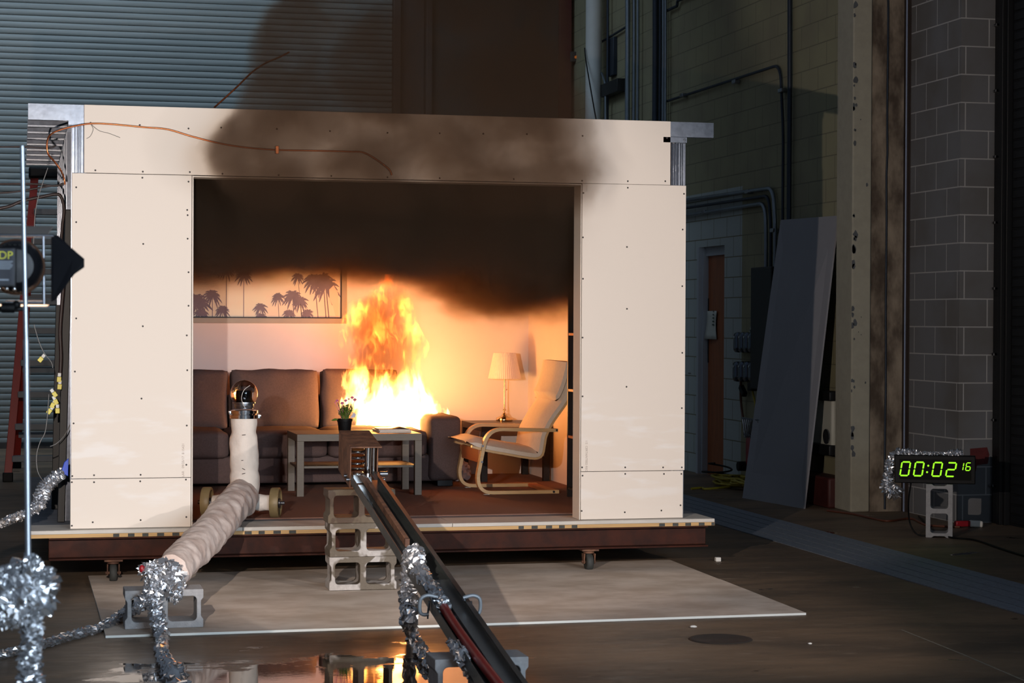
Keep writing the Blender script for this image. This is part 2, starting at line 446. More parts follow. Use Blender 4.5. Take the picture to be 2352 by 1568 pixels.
a = onX(1624, 685, hx); b_ = onX(1624, 832, hx)
mb = MB(); mb.box((hx-.002, a.y-.05, b_.z), (hx+.01, a.y+.05, a.z)); mb.build('vision_slot', M('blackbrown'), dr)
a = onX(1624, 714, hx-.012); b_ = onX(1646, 779, hx-.012)
mb = MB(); g = []
for i in range(7):
    for j in range(5):
        g.append((hx-.012-.03*(i/6)**2*(1-j/4), a.y+(b_.y-a.y)*j/4*(1-.1*math.sin(i/6*PI)), a.z+(b_.z-a.z)*i/6))
mb.add(g, [(i*5+j, i*5+j+1, i*5+j+6, i*5+j+5) for i in range(6) for j in range(4)])
nt = tag(mb.build('paper_notice', M('sign_white'), smooth=60), 'white paper sheet taped to the brown wooden door', 'notice')
sol = nt.modifiers.new('thick', 'SOLIDIFY'); sol.thickness = .001
c = onX(1639, 725, hx-.016); mb = MB()
for k in range(5): mb.box((c.x-.006, c.y-.03+.004*k, c.z-.1+.035*k), (c.x-.004, c.y+.03-.006*k, c.z-.085+.035*k))
mb.build('printed_mark', M('sign_ink'), nt)
# rear wall: roll-up door with slats, its guide, plain wall and corner column
XD = onY(900, 100, YR).x; PITCH_S = .0768
prof = []
nsl = 102
for i in range(nsl):
    z = .06 + i*PITCH_S
    prof += [(YR-.002, z), (YR-.009, z+.010), (YR-.012, z+.028), (YR-.013, z+.046), (YR-.011, z+.062), (YR-.007, z+.0675), (YR+.020, z+.0685), (YR+.020, z+.0755)]
mb = MB(); n = len(prof)
mb.add([(-9, y, z) for y, z in prof] + [(XD, y, z) for y, z in prof], [(i, i+1, n+i+1, n+i) for i in range(n-1)])
rd = tag(mb.build('door_2', M('slat_paint'), smooth=30), 'grey green slatted roll-up door filling the rear wall', 'roll-up door', None, 'structure')
mb = MB(); mb.box((-9, YR-.03, .0), (XD, YR+.02, .075)); mb.build('bottom_bar', M('black_paint'), rd)
mb = MB(); mb.box((XD, YR-.12, 0), (XD+.10, YR+.05, 8)); mb.box((XD+.10, YR-.02, 0), (XD+.42, YR+.05, 8)); mb.box((XD+.42, YR-.14, 0), (XD+.50, YR+.05, 8))
mb.build('door_guide', M('guide_brown'), rd, bevel=.01)
mb = MB(); mb.box((XD+.50, YR-.02, 0), (XW+1.2, YR+.2, 8)); setting('wall_rear', mb, M('wall_gray'), 'plain dark rear wall beside the roll-up door')
a = onY(1283, 100, 12.9).x; mb = MB(); mb.box((a, 12.85, 0), (a+.16, 12.9, 8)); mb.box((a+.07, 12.9, 0), (a+.09, YR-.02, 8))
tag(mb.build('steel_column', M('red_col'), bevel=.006), 'dark red steel column in the rear corner behind the smoke', 'column', None, 'structure')
a = onX(1363.5, 150, 6.42); mb = MB(); mb.cyl((6.42, a.y, 0), (6.42, a.y, 8), .098, n=32)
for z in (3.1, 6.2): mb.cyl((6.42, a.y, z), (6.42, a.y, z+.06), .112, n=32)
tag(mb.build('drain_pipe', M('pipe_white'), smooth=40), 'thick pale round pipe standing in the rear corner', 'pipe')
# wall end, jamb steel and block pilaster at the right
xa = onY(1957, 600, 3.45).x; xb = onY(2001, 600, 3.45).x; xc = onY(2076, 600, 3.45).x
mb = MB(); mb.box((xa, 3.45, 0), (xb, 3.80, 8)); setting('trim_1', mb, M('column_cream'), 'cream painted concrete wall end with chipped edge', bevel=.012)
mb = MB()
for k in range(46):
    z = random.uniform(.1, 4.6); x = random.choice([xa+random.uniform(.0,.03)]*3+[random.uniform(xa,xb)]); r = random.uniform(.006,.026)*(1 if x<xa+.035 else .5)
    pl = [(math.cos(q*PI/4)*r*random.uniform(.6,1.2), math.sin(q*PI/4)*r*1.6*random.uniform(.6,1.2)) for q in range(8)]
    mb.prism([(max(x+u, xa+.001), z+v) for u, v in pl], lambda u, v, t: (u, t, v), 3.4475, 3.455)
mb.build('chipped_paint', M('paint_chip'), bpy.data.objects['trim_1'])
mb = MB(); mb.box((xb, 3.47, 0), (xc, 3.9, 8)); setting('trim_2', mb, M('column_dirty'), 'stained bare concrete strip beside the cream wall end')
xm = onY(2036, 600, 3.46).x; mb = MB(); mb.tube([(xm+random.uniform(-.004,.004), 3.465, .02+.2*i) for i in range(36)], .009, 8)
tag(mb.build('conduit', M('conduit_dark'), smooth=60), 'thin dark conduit running up the stained concrete strip', 'conduit')
xe = onY(2086, 600, 3.42).x; mb = MB(); mb.box((xc, 3.42, 0), (xe, 3.44, 8)); mb.box((xe-.012, 3.42, 0), (xe, 3.9, 8))
ang = setting('trim_3', mb, M('steel_blue'), 'blue grey steel angle edging the concrete strip', bevel=.003)
mb = MB()
for k in range(8): mb.cyl((xc+.022, 3.418, .35+k*.62), (xc+.022, 3.425, .35+k*.62), .009, n=10)
mb.build('bolts', M('screw_dark'), ang)
xg = onY(2106, 600, 3.2).x; mb = MB()
w_ = (xg-xe)/4
for k in range(4): mb.box((xe+w_*k, 3.36+.04*(k%2), 0), (xe+w_*(k+.72), 3.9, 8))
mb.box((xe, 3.44, 0), (xg+.02, 3.9, 8))
setting('trim_4', mb, M('guide_brown'), 'dark brown grooved door guide beside the block pilaster', bevel=.004)
pn = onZ(2200, 1201); px1 = onY(2288, 1200, pn.y).x
mb = MB(); mb.box((pn.x, pn.y, 0), (px1, 3.42, 8)); pil = setting('wall_pilaster', mb, M('pilaster_block'), 'grey concrete block pilaster with pale mortar joints')
a = onY(2228, 1030, pn.y); b_ = onY(2272, 1082, pn.y)
mb = MB(); pl = [(a.x, a.z), (b_.x-.02, a.z+.01), (b_.x, a.z-.05), (b_.x-.015, b_.z+.06), (a.x+.06, b_.z+.05), (a.x+.05, b_.z), (a.x+.005, b_.z)]
mb.prism(pl, lambda u, v, t: (u, t, v), pn.y-.002, pn.y+.002); mb.build('red_paint_patch', mat('tag_red', (96,34,36), .8, var=.3, vs=20), pil)
mb = MB(); mb.box((px1, -6, 0), (px1+.06, pn.y+.02, 8)); rd3 = tag(mb.build('door_3', M('slat_black')), 'black roll-up door at the far right edge', 'roll-up door', None, 'structure')
mb = MB()
for k in range(90): mb.box((px1-.012, -6, .02+.077*k), (px1, pn.y-.26, .085+.077*k))
mb.build('slat_curtain', M('slat_black'), rd3, bevel=.006)
mb = MB(); mb.box((px1-.05, pn.y-.24, 0), (px1, pn.y-.02, 8)); mb.box((px1-.075, pn.y-.2, 0), (px1, pn.y-.14, 8)); mb.build('door_guide', M('black_paint'), rd3, bevel=.004)
mb = MB()
for k in range(8):
    for dy in (.05, .10): mb.cyl((px1-.08, pn.y-dy, .3+.52*k), (px1-.05, pn.y-dy, .3+.52*k), .011, n=8)
mb.build('bolts', M('chrome'), rd3)
# conduits on the right wall
def conduit(pxs, r, label, m='conduit', x=XW-.04, down=None, clamps=()):
    P = [onX(a, b, x) for a, b in pxs]
    if down is not None: P.append(V((x, P[-1].y, down)))
    q = [P[0]]
    for i in range(1, len(P)-1):
        d0 = (P[i-1]-P[i]).normalized(); d1 = (P[i+1]-P[i]).normalized(); b = min(.16, (P[i+1]-P[i]).length*.4, (P[i-1]-P[i]).length*.4)
        A, B = P[i]+d0*b, P[i]+d1*b
        for k in range(7):
            t = k/6; q.append(A*(1-t)**2+P[i]*2*t*(1-t)+B*t*t)
    q.append(P[-1]); mb = MB(); mb.tube(q, r, 10)
    o = tag(mb.build('conduit', M(m), smooth=60), label, 'conduit', 'wall conduits')
    if clamps:
        for a, b in clamps:
            cb = MB(); c = onX(a, b, x); cb.box((c.x-.03, c.y-.045, c.z-.02), (c.x+.03, c.y+.045, c.z+.02)); cb.build('clamp', M('galv'), o, bevel=.006)
    return o
conduit([(1533,232),(1792,148),(1799,300)], .014, 'thin conduit sloping across the block wall then turning down', 'conduit_dark', down=2.3, clamps=((1690,188),(1570,219),(1797,208)))
conduit([(1814,-30),(1814,200)], .022, 'straight vertical conduit right of the leaning grey sheet top', 'conduit_dark', down=.01)
conduit([(1560,462),(1776,431),(1781,520)], .020, 'upper of three conduits bending down beside the door', down=1.2, clamps=((1778,529),(1720,440)))
conduit([(1560,480),(1766,449),(1771,520)], .016, 'middle of three conduits bending down beside the door', 'conduit_dark', down=2.0)
conduit([(1560,497),(1758,466),(1760,560)], .020, 'lowest of three conduits bending down into the black box', down=1.9, clamps=((1620,487),))
conduit([(1533,24),(1555,14),(1556,2),(1640,-30)], .016, 'short stepped conduit high on the wall by the bundle', 'conduit_dark')
for px, r, m, lab in ((1396,.016,'conduit_dark','thin dark vertical conduit just right of the pale pipe'), (1442,.030,'conduit','left steel strut channel rising beside the conduit pair'),
        (1457,.020,'conduit','left tube of the bright conduit pair above the panel'), (1465,.016,'conduit','right tube of the bright conduit pair above the panel'),
        (1506,.036,'conduit_dark','black vertical duct beside the blue conduit bundle'), (1517,.018,'conduit_dark','left pipe of the blue conduit bundle'),
        (1524,.018,'conduit','middle pipe of the blue conduit bundle'), (1529,.016,'conduit','right pipe of the blue conduit bundle')):
    conduit([(px,-40),(px,100)], r, lab, m, x=XW-.07, down=.012)
conduit([(1382,96),(1438,62)], .014, 'short conduit stepping from pale pipe to strut channel', 'conduit_dark')
conduit([(1382,168),(1391,192),(1391,280)], .016, 'bent bright conduit offset beside the pale pipe', 'conduit', x=XW-.1, down=2.0)
a = onX(1398,195,XW-.02); b_ = onX(1436,210,XW-.02); mb = MB(); mb.box((XW-.12, b_.y, b_.z), (XW, a.y, a.z)); tag(mb.build('junction_box', M('black_paint'), bevel=.006), 'black box between pale pipe and strut channel', 'box')
a = onX(1402,90,XW-.02); b_ = onX(1414,172,XW-.02); mb = MB(); mb.box((XW-.05, b_.y, b_.z), (XW, a.y, a.z)); tag(mb.build('wall_plate', M('conduit_dark'), bevel=.006), 'tall narrow dark plate on the wall above the black box', 'plate')
a = onY(1312,118,12.8); b_ = onY(1336,142,12.8); mb = MB(); mb.box((a.x, 12.8, b_.z), (b_.x, 12.9, a.z)); jb = tag(mb.build('alarm_box', M('wall_gray'), bevel=.01), 'small square box with orange light on the rear column', 'box')
c = onY(1323,131,12.79); mb = MB(); mb.cyl((c.x, 12.785, c.z), (c.x, 12.81, c.z), .018, n=12); mb.build('indicator_light', mat('ind', (200,110,40), .5, var=0, emit=.25), jb)
mb = MB(); mb.tube(spline([onX(1343,110,6.3), onX(1346,140,6.3), onX(1356,200,6.3), onX(1370,280,6.3)], 6), .008, 6); tag(mb.build('cable', M('black_plastic'), smooth=60), 'black cable hanging diagonally across the pale pipe', 'cable')
# things hung on the right wall
bx0 = onX(1756,615,XW); bx1 = onX(1774,760,XW)
mb = MB(); mb.box((XW-.14, bx1.y-.32, .95), (XW-.003, bx0.y, bx0.z)); tag(mb.build('duct_box', M('black_paint'), bevel=.01), 'tall black enclosure on the wall behind the leaning sheet', 'enclosure')
def wall_poly(pxs, x): return [onX(a, b, x) for a, b in pxs]
sg = thing('warning_sign', onX(1735,750,XW), 'red and white warning sign on the wall above the outlets', 'sign')
def quad_on_wall(px, x, th, name, m, par):
    P = wall_poly(px, x); mb = MB(); n = len(P); mb.add([p for p in P]+[p+V((th,0,0)) for p in P], [tuple(range(n)), tuple(range(n,2*n))[::-1]]+[(i,(i+1)%n,(i+1)%n+n,i+n) for i in range(n)])
    return mb.build(name, m, par)
quad_on_wall([(1733,716),(1764,717),(1764,736),(1729,735)], XW-.012, .008, 'header', M('sign_red'), sg)
quad_on_wall([(1729,735.5),(1764,736.5),(1762,769),(1717,769)], XW-.012, .008, 'board', M('sign_white'), sg)
p0 = onX(1731,742,XW-.016); lw = onX(1731,742,XW).y-onX(1744,743,XW).y
for i, (px, py, tx, mm, sz) in enumerate(((1736,723,'NOTICE','sign_pink',.05),(1738,733,'USE','sign_pink',.05),(1727,745,'PUSH','sign_ink',.06),(1724,754.5,'FOR','sign_ink',.06),(1721,764,'POWER','sign_ink',.05))):
    text(tx, 'lettering', M(mm), sg, onX(px,py,XW-.0135), (PI/2, 0, -PI/2), sz)
c = onX(1748,752,XW-.016); mb = MB()
mb.lathe([(.055,0),(.075,0),(.075,.004),(.055,.004)], (XW-.015,c.y,c.z), 20, (1,0,0)); mb.build('symbol', M('sign_ink'), sg)
def outlets(px0, py0, n, dpx, lab):
    for i in range(n):
        a = onX(px0+dpx*i, py0, XW); mb = MB()
        mb.rbox((XW-.05, a.y, a.z), (.05,.058,.10), .035, cuts=8)
        o = tag(mb.build('outlet_cover', M('outlet_chrome'), smooth=50), lab[i], 'outlet cover', 'chrome outlet covers')
        b = MB(); b.cyl((XW-.105,a.y,a.z+.05),(XW-.09,a.y,a.z+.05),.012,n=10); b.build('latch_knob', M('chrome'), o, smooth=60)
outlets(1709, 786, 4, 11, ['shiny outlet cover %s in the upper row below the sign' % s for s in ('first from the door','second from the door','third from the door','fourth from the door')])
outlets(1707, 853, 4, 12, ['shiny outlet cover %s in the lower row above the cords' % s for s in ('first from the door','second from the door','third from the door','fourth from the door')])
mb = MB(); mb.tube(spline([onX(1702,868,XW-.08), onX(1702,920,XW-.05), onX(1708,965,XW-.05), onX(1720,1000,XW-.1), onX(1722,1060,XW-.2)], 8), .012, 8)
o = tag(mb.build('power_cord', M('cord_brown'), smooth=60), 'brown cord hanging from the lower outlet row', 'cord')
a = onX(1706,897,XW-.06); mb = MB(); mb.obox(a+V((0,.05,.04)), a+V((0,-.06,-.04)), .05, .05); mb.build('plug', M('black_plastic'), o, bevel=.008)
mb = MB(); mb.tube(spline([onX(1724,868,XW-.08), onX(1727,890,XW-.06), onX(1734,925,XW-.05), onX(1742,980,XW-.1)], 8), .010, 8)
o = tag(mb.build('power_cord', M('cord_yellow'), smooth=60), 'dull yellow cord hanging behind the leaning sheet', 'cord')
a = onX(1728,888,XW-.07); mb = MB(); mb.box((a.x-.03,a.y-.06,a.z-.04),(a.x+.03,a.y+.06,a.z+.04)); mb.build('plug', M('black_plastic'), o, bevel=.01)
# leaning grey gypsum sheet
bl = onZ(1705,1143); br_ = onZ(1846,1168); tl = onX(1793,505,XW-.10); tr = onX(1924,495,XW-.10)
mb = MB(); d = .016; nrm = (br_-bl).cross(tl-bl).normalized()
P = [bl, br_, tr.lerp(br_, .15), tr, tl]
Q = [p - nrm*d*(1 if nrm.x < 0 else -1) for p in P]
mb.add(P+Q, [(0,1,2,3,4),(9,8,7,6,5),(0,5,6,1),(1,6,7,2),(2,7,8,3),(3,8,9,4),(4,9,5,0)])
o = tag(mb.build('drywall_sheet', M('sheet_gray')), 'grey drywall sheet leaning against the right block wall', 'drywall sheet')
# framed tank panel low on the wall, right of the sheet
fa = onX(1882,912,XW-.1); fb = onX(1915,1030,XW-.1)
pt = thing('wall_tank', (XW-.05, (fa.y+fb.y)/2, fb.z), 'pale tank in dark brackets on the wall right of the leaning sheet', 'tank')
mb = MB(); mb.box((XW-.12, fb.y, fb.z), (XW, fa.y+.35, fa.z)); mb.build('body', M('sign_white'), pt, bevel=.02)
mb = MB(); mb.box((XW-.16, fb.y-.04, fa.z-.02), (XW, fa.y+.4, fa.z+.06)); mb.build('bracket', M('black_paint'), pt, bevel=.01)
mb = MB(); mb.box((XW-.16, fb.y-.04, fb.z-.06), (XW, fa.y+.4, fb.z+.03)); mb.build('bracket', M('black_paint'), pt, bevel=.01)
c = onX(1899,1002,XW-.125); mb = MB(); mb.lathe([(.05,0),(.065,0),(.065,.012),(.05,.012),(.012,.012),(.0,.012)], (XW-.135,c.y,c.z), 20, (1,0,0)); mb.build('round_valve', M('galv'), pt, smooth=40)
# red machine and yellow cord pile on the floor
rm = onZ(1700,1100); rmx = XW-.42
rp = onX(1704,1095,rmx)
t = thing('floor_blower', (rmx, rp.y, 0), 'red floor blower with grey grille partly behind the leaning sheet', 'blower')
mb = MB(); mb.rbox((rmx+.18, rp.y-.22, .36), (.17,.2,.2), .06, cuts=8); mb.build('housing', M('red_machine'), t, smooth=60)
mb = MB(); mb.box((rmx+.03, rp.y-.40, 0), (rmx+.33, rp.y-.02, .05)); mb.box((rmx+.14, rp.y-.3, .04), (rmx+.22, rp.y-.12, .2)); mb.build('base', M('red_machine'), t, bevel=.01)
mb = MB()
for i in range(9): mb.tube([(rmx+.02, rp.y-.42+.05*i, .52), (rmx+.0, rp.y-.43+.052*i, .70)], .008, 6)
mb.tube([(rmx+.0, rp.y-.44, .70), (rmx+.0, rp.y+.0, .70)], .010, 6); mb.tube([(rmx+.02, rp.y-.44, .55), (rmx+.02, rp.y, .55)], .010, 6); mb.build('grille', M('galv'), t)
mb = MB(); mb.cyl((rmx-.06, rp.y-.05, .26), (rmx+.04, rp.y-.05, .26), .045, n=14); mb.build('knob', M('black_plastic'), t, bevel=.006)
mb = MB(); c0 = onZ(1672,1118)
pts = []
for k in range(150):
    a = k*.42+random.uniform(-.2,.2); rr = random.uniform(.22,.5)
    pts.append(V((c0.x+.15+math.cos(a)*rr*.55, c0.y-.1+math.sin(a)*rr*1.3, .014+.00045*k+random.uniform(0,.02))))
pts = [onZ(1588,1122,.015), onZ(1612,1120,.015), onZ(1630,1122,.018)] + pts
mb.tube(spline(pts, 4), .011, 7); tag(mb.build('extension_cord', M('cord_yellow'), smooth=60), 'yellow extension cord heaped on the floor by the wooden door', 'cord')
mb = MB(); c0 = onZ(1650,1112)
mb.tube(spline([c0+V((math.cos(a)*.16*(1-.05*i), math.sin(a)*.34*(1-.05*i), .08+.012*i)) for i, a in enumerate([.9*k for k in range(12)])], 5), .009, 7)
tag(mb.build('extension_cord', M('black_plastic'), smooth=60), 'black cable loop lying on the yellow cord heap', 'cord')
mb = MB(); a = onZ(1890,1165); mb.box((a.x+.0, a.y-.12, 0), (a.x+.22, a.y+1.0, .26)); tag(mb.build('storage_box', mat('box_red', (74,30,26), .6, var=.3), bevel=.02), 'dark red box on the floor behind the leaning sheet', 'box')
# floor drain grate: five strips
A0, A1 = onZ(1645,1190), onZ(2352,1418); B0, B1 = onZ(1660,1184), onZ(2352,1342)
t = thing('drain_grate', (5.3, 1., 0), 'grey steel drain grate strip set in the floor at right', 'drain grate')
xl, xr = 5.0, 5.62
for k in range(5):
    w = (xr-xl)/5; mb = MB(); mb.box((xl+w*k+.004, -6, .001), (xl+w*(k+1)-.008, 9.5, .007)); mb.build('grate_strip', M('grate'), t)
mb = MB()
for k in range(4): mb.box((xl+.124*(k+1)-.008, -6, .0005), (xl+.124*(k+1)+.004, 9.5, .002))
mb.build('slot', M('black_paint'), t)
P_ = [onZ(2070,1446), onZ(2210,1502), onZ(2360,1566)]; mb = MB()
for u_, v_ in zip(P_, P_[1:]): mb.obox(u_+V((0,0,.0006)), v_+V((0,0,.0006)), .012, .001)
mb.build('joint_line', mat('joint', (150,140,122), .85, var=.3, vs=30), bpy.data.objects['floor'])
# cleanout cover and small debris
c = onZ(1655,1468); mb = MB(); mb.lathe([(.0,.001),(.135,.001),(.14,.004),(.155,.004),(.16,.0)], (c.x,c.y,.001), 40)
tag(mb.build('floor_cleanout', mat('clean', (52,44,38), .8, var=.3, vs=20), smooth=40), 'round dark cleanout cover in the floor near right foreground', 'floor cover')
c = onZ(1649,1289); mb = MB(); mb.box((c.x-.018,c.y-.015,0),(c.x+.018,c.y+.02,.028)); tag(mb.build('debris_chip', M('gypsum_core'), bevel=.004), 'small white chip on the floor right of the platform', 'debris')
for (px,py,r,lab) in ((1592,1441,.02,'pale crumb on the floor right of the cleanout cover'),(1860,1479,.012,'pale flake on the dark floor in right foreground'),(1405,1306,.012,'tiny white crumb under the platform front edge')):
    c = onZ(px,py); mb = MB(); mb.blob((c.x,c.y,r*.3), r, 10, .4, 3, px, (1,.7,.35)); tag(mb.build('debris_chip', M('gypsum_core'), smooth=60), lab, 'debris')

# ================================================================== THE PLATFORM
DX0, DX1, DYF, DYB = -.235, 4.04, -.065, 4.22
pl = thing('platform', (1.9, 2., 0), 'wheeled rusty steel platform carrying the test room', 'platform')
mb = MB(); mb.box((DX0, .30, ZP-.022), (DX1, DYB, ZP)); mb.build('deck', M('deck_gray'), pl)
mb = MB(); mb.box((DX0, DYF, ZP-.022), (1.02, .30, ZP)); mb.box((1.023, DYF, ZP-.022), (2.32, .30, ZP)); mb.box((2.323, DYF, ZP-.022), (DX1, .30, ZP)); mb.build('front_strip', M('deck_white'), pl, bevel=.002)
mb = MB(); mb.box((DX0, DYF, ZP-.044), (DX1, DYB, ZP-.0225)); ply = mb.build('plywood_layer', M('plywood'), pl)
for a, b in ((520,537),(562,578),(594,608),(628,645),(664,680),(1191,1203),(1221,1235),(1254,1268),(1284,1297),(1313,1326),(1514,1527),(1545,1558),(1574,1587),(1605,1618),(1634,1641),(260,274),(294,309),(327,341),(361,377),(396,412)):
    mb = MB(); mb.box((onY(a,1210,DYF).x, DYF-.0015, ZP-.043), (onY(b,1210,DYF).x, DYF+.001, ZP-.024)); mb.build('dark_mark', M('mark_gray'), ply)
def ibeam(x0, x1, y, z0, z1, w):
    mb = MB(); ym = y+w/2; mb.box((x0,y,z1-.012),(x1,y+w,z1)); mb.box((x0,y,z0),(x1,y+w,z0+.012)); mb.box((x0,ym-.006,z0+.012),(x1,ym+.006,z1-.012)); return mb
ZB0, ZB1 = .142, ZP-.0445
ibeam(-.13, 4.0, -.06, ZB0, ZB1, .12).build('front_beam', M('rust_beam'), pl, bevel=.004)
ibeam(-.13, 4.0, 4.08, ZB0, ZB1, .12).build('rear_beam', M('rust_beam'), pl, bevel=.004)
for x in (-.10, 1.9, 3.9):
    mb = MB(); mb.box((x, .065, ZB0), (x+.07, 4.075, ZB1-.001)); mb.build('cross_beam', M('rust_beam'), pl)
def caster(x, y):
    mb = MB(); mb.box((x-.055, y-.05, ZB0-.014), (x+.055, y+.05, ZB0-.001)); mb.cyl((x, y, ZB0-.03), (x, y, ZB0-.012), .035)
    for s in (-1, 1):
        mb.prism([(-.035,ZB0-.03),(.035,ZB0-.03),(.02,.045),(-.02,.045)], lambda u, v, t, s=s: (x+s*.034+t, y+u, v), -.004, .004)
    c = mb.build('caster', M('rust'), pl, bevel=.003)
    mb = MB(); mb.lathe([(.0,-.02),(.028,-.02),(.030,-.022),(.046,-.022),(.055,-.014),(.057,0),(.055,.014),(.046,.022),(.030,.022),(.028,.02),(.0,.02)], (x, y, .057), 28, (1,0,0)); mb.build('wheel', M('rubber'), c, smooth=50)
    mb = MB(); mb.cyl((x-.045,y,.057),(x+.045,y,.057),.009,n=12); mb.build('axle', M('rust'), c)
for x, y in ((3.22,.0),(.25,.0),(3.5,4.1),(.25,4.1)): caster(x, y)

# ---- module walls (gypsum on steel studs)
XL, XR = .085, 3.772; YB = 3.853; ZC = ZP+2.44
OL, OR_ = onY(444, 700).x, onY(1333, 700).x       # opening
OT = onY(900, 416).z
WT = .167
Z0 = ZP+.001
ZS = onY(300, 1098).z; ZT = onY(190, 397).z; ZH = 2.868
SCR = dict(
 lu=[(175,430),(327,408),(433,417),(175,510),(430,482),(431,494),(329,560),(431,548),(433,625),(175,731),(328,749),(433,702),(429,770),(430,850),(172,853),(325,915),(169,972),(429,977),(428,1067),(166,1093),(216,1091),(323,1090)],
 ll=[(165,1107),(216,1107),(322,1105),(427,1101),(165,1207),(213,1199),(323,1194),(428,1187)],
 hd=[(208,282),(321,287),(433,295),(219,391),(328,394),(436,395),(508,293),(511,399),(636,296),(640,402),(758,301),(761,404),(890,305),(890,407),(1010,306),(1010,409),(1110,307),(1180,411),(1210,308),(1338,312),(1532,317),(1337,415),(1442,416),(1528,416)],
 ru=[(1442,431),(1571,445),(1340,443),(1440,567),(1568,527),(1339,545),(1567,657),(1440,709),(1339,640),(1567,810),(1439,888),(1338,775),(1338,910),(1566,937),(1337,1073),(1436,1073),(1523,1073),(1566,1073)],
 rl=[(1338,1092),(1436,1088),(1525,1088),(1565,1088),(1336,1173),(1435,1176),(1519,1172),(1563,1160)])
def panel(x0, z0, x1, z1, scr, label, m='gypsum_smear'):
    mb = MB(); mb.box((x0+.001, 0, z0+.0015), (x1-.001, .0127, z1-.0015)); o = tag(mb.build('gypsum_board', M(m), bevel=.0015, seg=1), label, 'drywall board', 'front drywall boards')
    for a, b in SCR[scr]:
        q = onY(a, b); mb = MB(); mb.cyl((q.x, -.0008, q.z), (q.x, .003, q.z), .0058, n=8); mb.build('screw', M('screw_dark'), o)
    return o
XO = 3.8575
JL = onY(440, 700).x; JR = onY(1336, 700).x
p_lu = panel(0, ZS, JL, ZT, 'lu', 'tall upper drywall panel left of the room opening')
p_ll = panel(-.004, Z0, JL, ZS, 'll', 'short lower drywall panel left of the opening')
p_hd = panel(onY(193,300).x, ZT, onY(1541,300).x, ZH, 'hd', 'long drywall header panel above the room opening')
p_ru = panel(JR, onY(1450,1081.5).z, XO, onY(1450,423).z, 'ru', 'tall upper drywall panel right of the room opening')
p_rl = panel(JR, Z0, XO-.01, onY(1450,1081.5).z, 'rl', 'short lower drywall panel right of the opening')
q = onY(1347.5, 1011, -.0005); text('1/2  CERTAINTEED REC', 'printed_lettering', M('ink'), p_ru, (q.x-.007, -.0006, q.z), (PI/2, PI/2, 0), .019, .0003)
q = onY(1348, 422, -.0005); text('12 X51', 'printed_lettering', M('ink'), p_ru, (q.x-.007, -.0006, q.z-.01), (PI/2, PI/2, 0), .014, .0003)
q = onY(423, 1095, -.0005); text('LAR   09/25/17  8 15421', 'printed_lettering', M('ink'), p_lu, (q.x, -.0006, q.z), (PI/2, -PI/2, 0), .0205, .0003)
# joints drawn as real dark gaps: pencil-thin shims behind the seams
for a, b in ((JL-.0012, JL+.0012), (JR-.0012, JR+.0012)): pass
def jamb(x0, x1, label, n):
    mb = MB(); mb.box((x0, .002, Z0), (x1, WT, ZT-.002)); return tag(mb.build('trim_%d' % n, M('gypsum'), bevel=.002), label, None, None, 'structure')
jamb(JL+.002, OL, 'drywall strip lining the left side of the opening', 5)
jamb(OR_, JR-.002, 'drywall strip lining the right side of the opening', 6)
mb = MB(); mb.box((JL+.003, .014, OT), (JR-.003, WT, ZT-.004)); mb.box((JL+.003, .0015, OT), (JR-.003, .0135, ZT-.004)); tag(mb.build('trim_7', M('gypsum')), 'drywall strip lining the top of the opening', None, None, 'structure')
# back of the front wall, side walls, rear wall, ceiling
mb = MB(); mb.box((XL, WT-.012, Z0), (JL, WT, ZC)); mb.box((JR, WT-.012, Z0), (XR, WT, ZC)); mb.box((JL, WT-.012, ZT), (JR, WT, ZC)); setting('wall_front', mb, M('wall_white'), 'inner drywall face of the front wall around the opening')
mb = MB(); mb.box((XL-.0127, .02, Z0), (XL, YB, ZC)); setting('wall_left', mb, M('wall_white'), 'left drywall side wall of the test room')
mb = MB(); mb.box((XR, .02, Z0), (XR+.0127, YB, ZC)); setting('wall_test_room_right', mb, M('wall_white'), 'white right side wall of the test room behind the armchair')
mb = MB(); mb.box((XL-.0127, YB, Z0), (XR+.0127, YB+.0127, ZC)); setting('wall_back', mb, M('wall_white'), 'white back wall of the test room behind the sofa')
mb = MB(); mb.box((XL-.0127, .02, ZC), (XR+.0127, YB, ZC+.0127)); setting('ceiling', mb, M('wall_white'), 'drywall ceiling of the test room above the smoke')
mb = MB(); mb.box((XL, .40, Z0), (XR, YB, ZP+.008)); tag(mb.build('carpet', M('carpet')), 'brown carpet covering the floor of the test room', 'carpet')
# steel studs and joists
def cstud(p0, p1, w, d, wdir, ddir, t=.0035):
    """C channel from p0 to p1: web w along wdir, flanges d along ddir"""
    p0, p1, wd, dd = V(p0), V(p1), V(wdir), V(ddir); mb = MB()
    poly = [(0,0),(w,0),(w,d),(w-.012,d),(w-.012,d-t),(w-t,d-t),(w-t,t),(t,t),(t,d-t),(.012,d-t),(.012,d),(0,d)]
    ax = p1-p0
    mb.prism(poly, lambda u, v, q: p0+ax*q+wd*u+dd*v, 0, 1); return mb
ORD = ['first','second','third','fourth','fifth','sixth','seventh','eighth','ninth','tenth']
JZ0, JZ1 = 2.770, 2.866
for i in range(9):
    y = .016+.465*i
    # joists span the room above the ceiling and stick out on both sides
    o = cstud((-.255, y+(0 if i < 1 else .045), JZ0), (4.045 if i < 1 else 3.93, y+(0 if i < 1 else .045), JZ0), .096, .045, (0,0,1), (0,1 if i < 1 else -1,0)).build('metal_joist', M('galv') if i < 1 else M('galv_shaded'))  # rear joists use the darkened copy for their shaded interiors
    if i: lb = MB(); lb.box((-.255, y-.002, JZ0), (XL, y+.0015, JZ0+.011)); lb.build('lit_flange_lip', M('galv'), o)  # bright strip paints the light catching the lower lip
    tag(o, '%s steel ceiling joist from the front, poking out at left' % ORD[i], 'joist', 'steel ceiling joists')
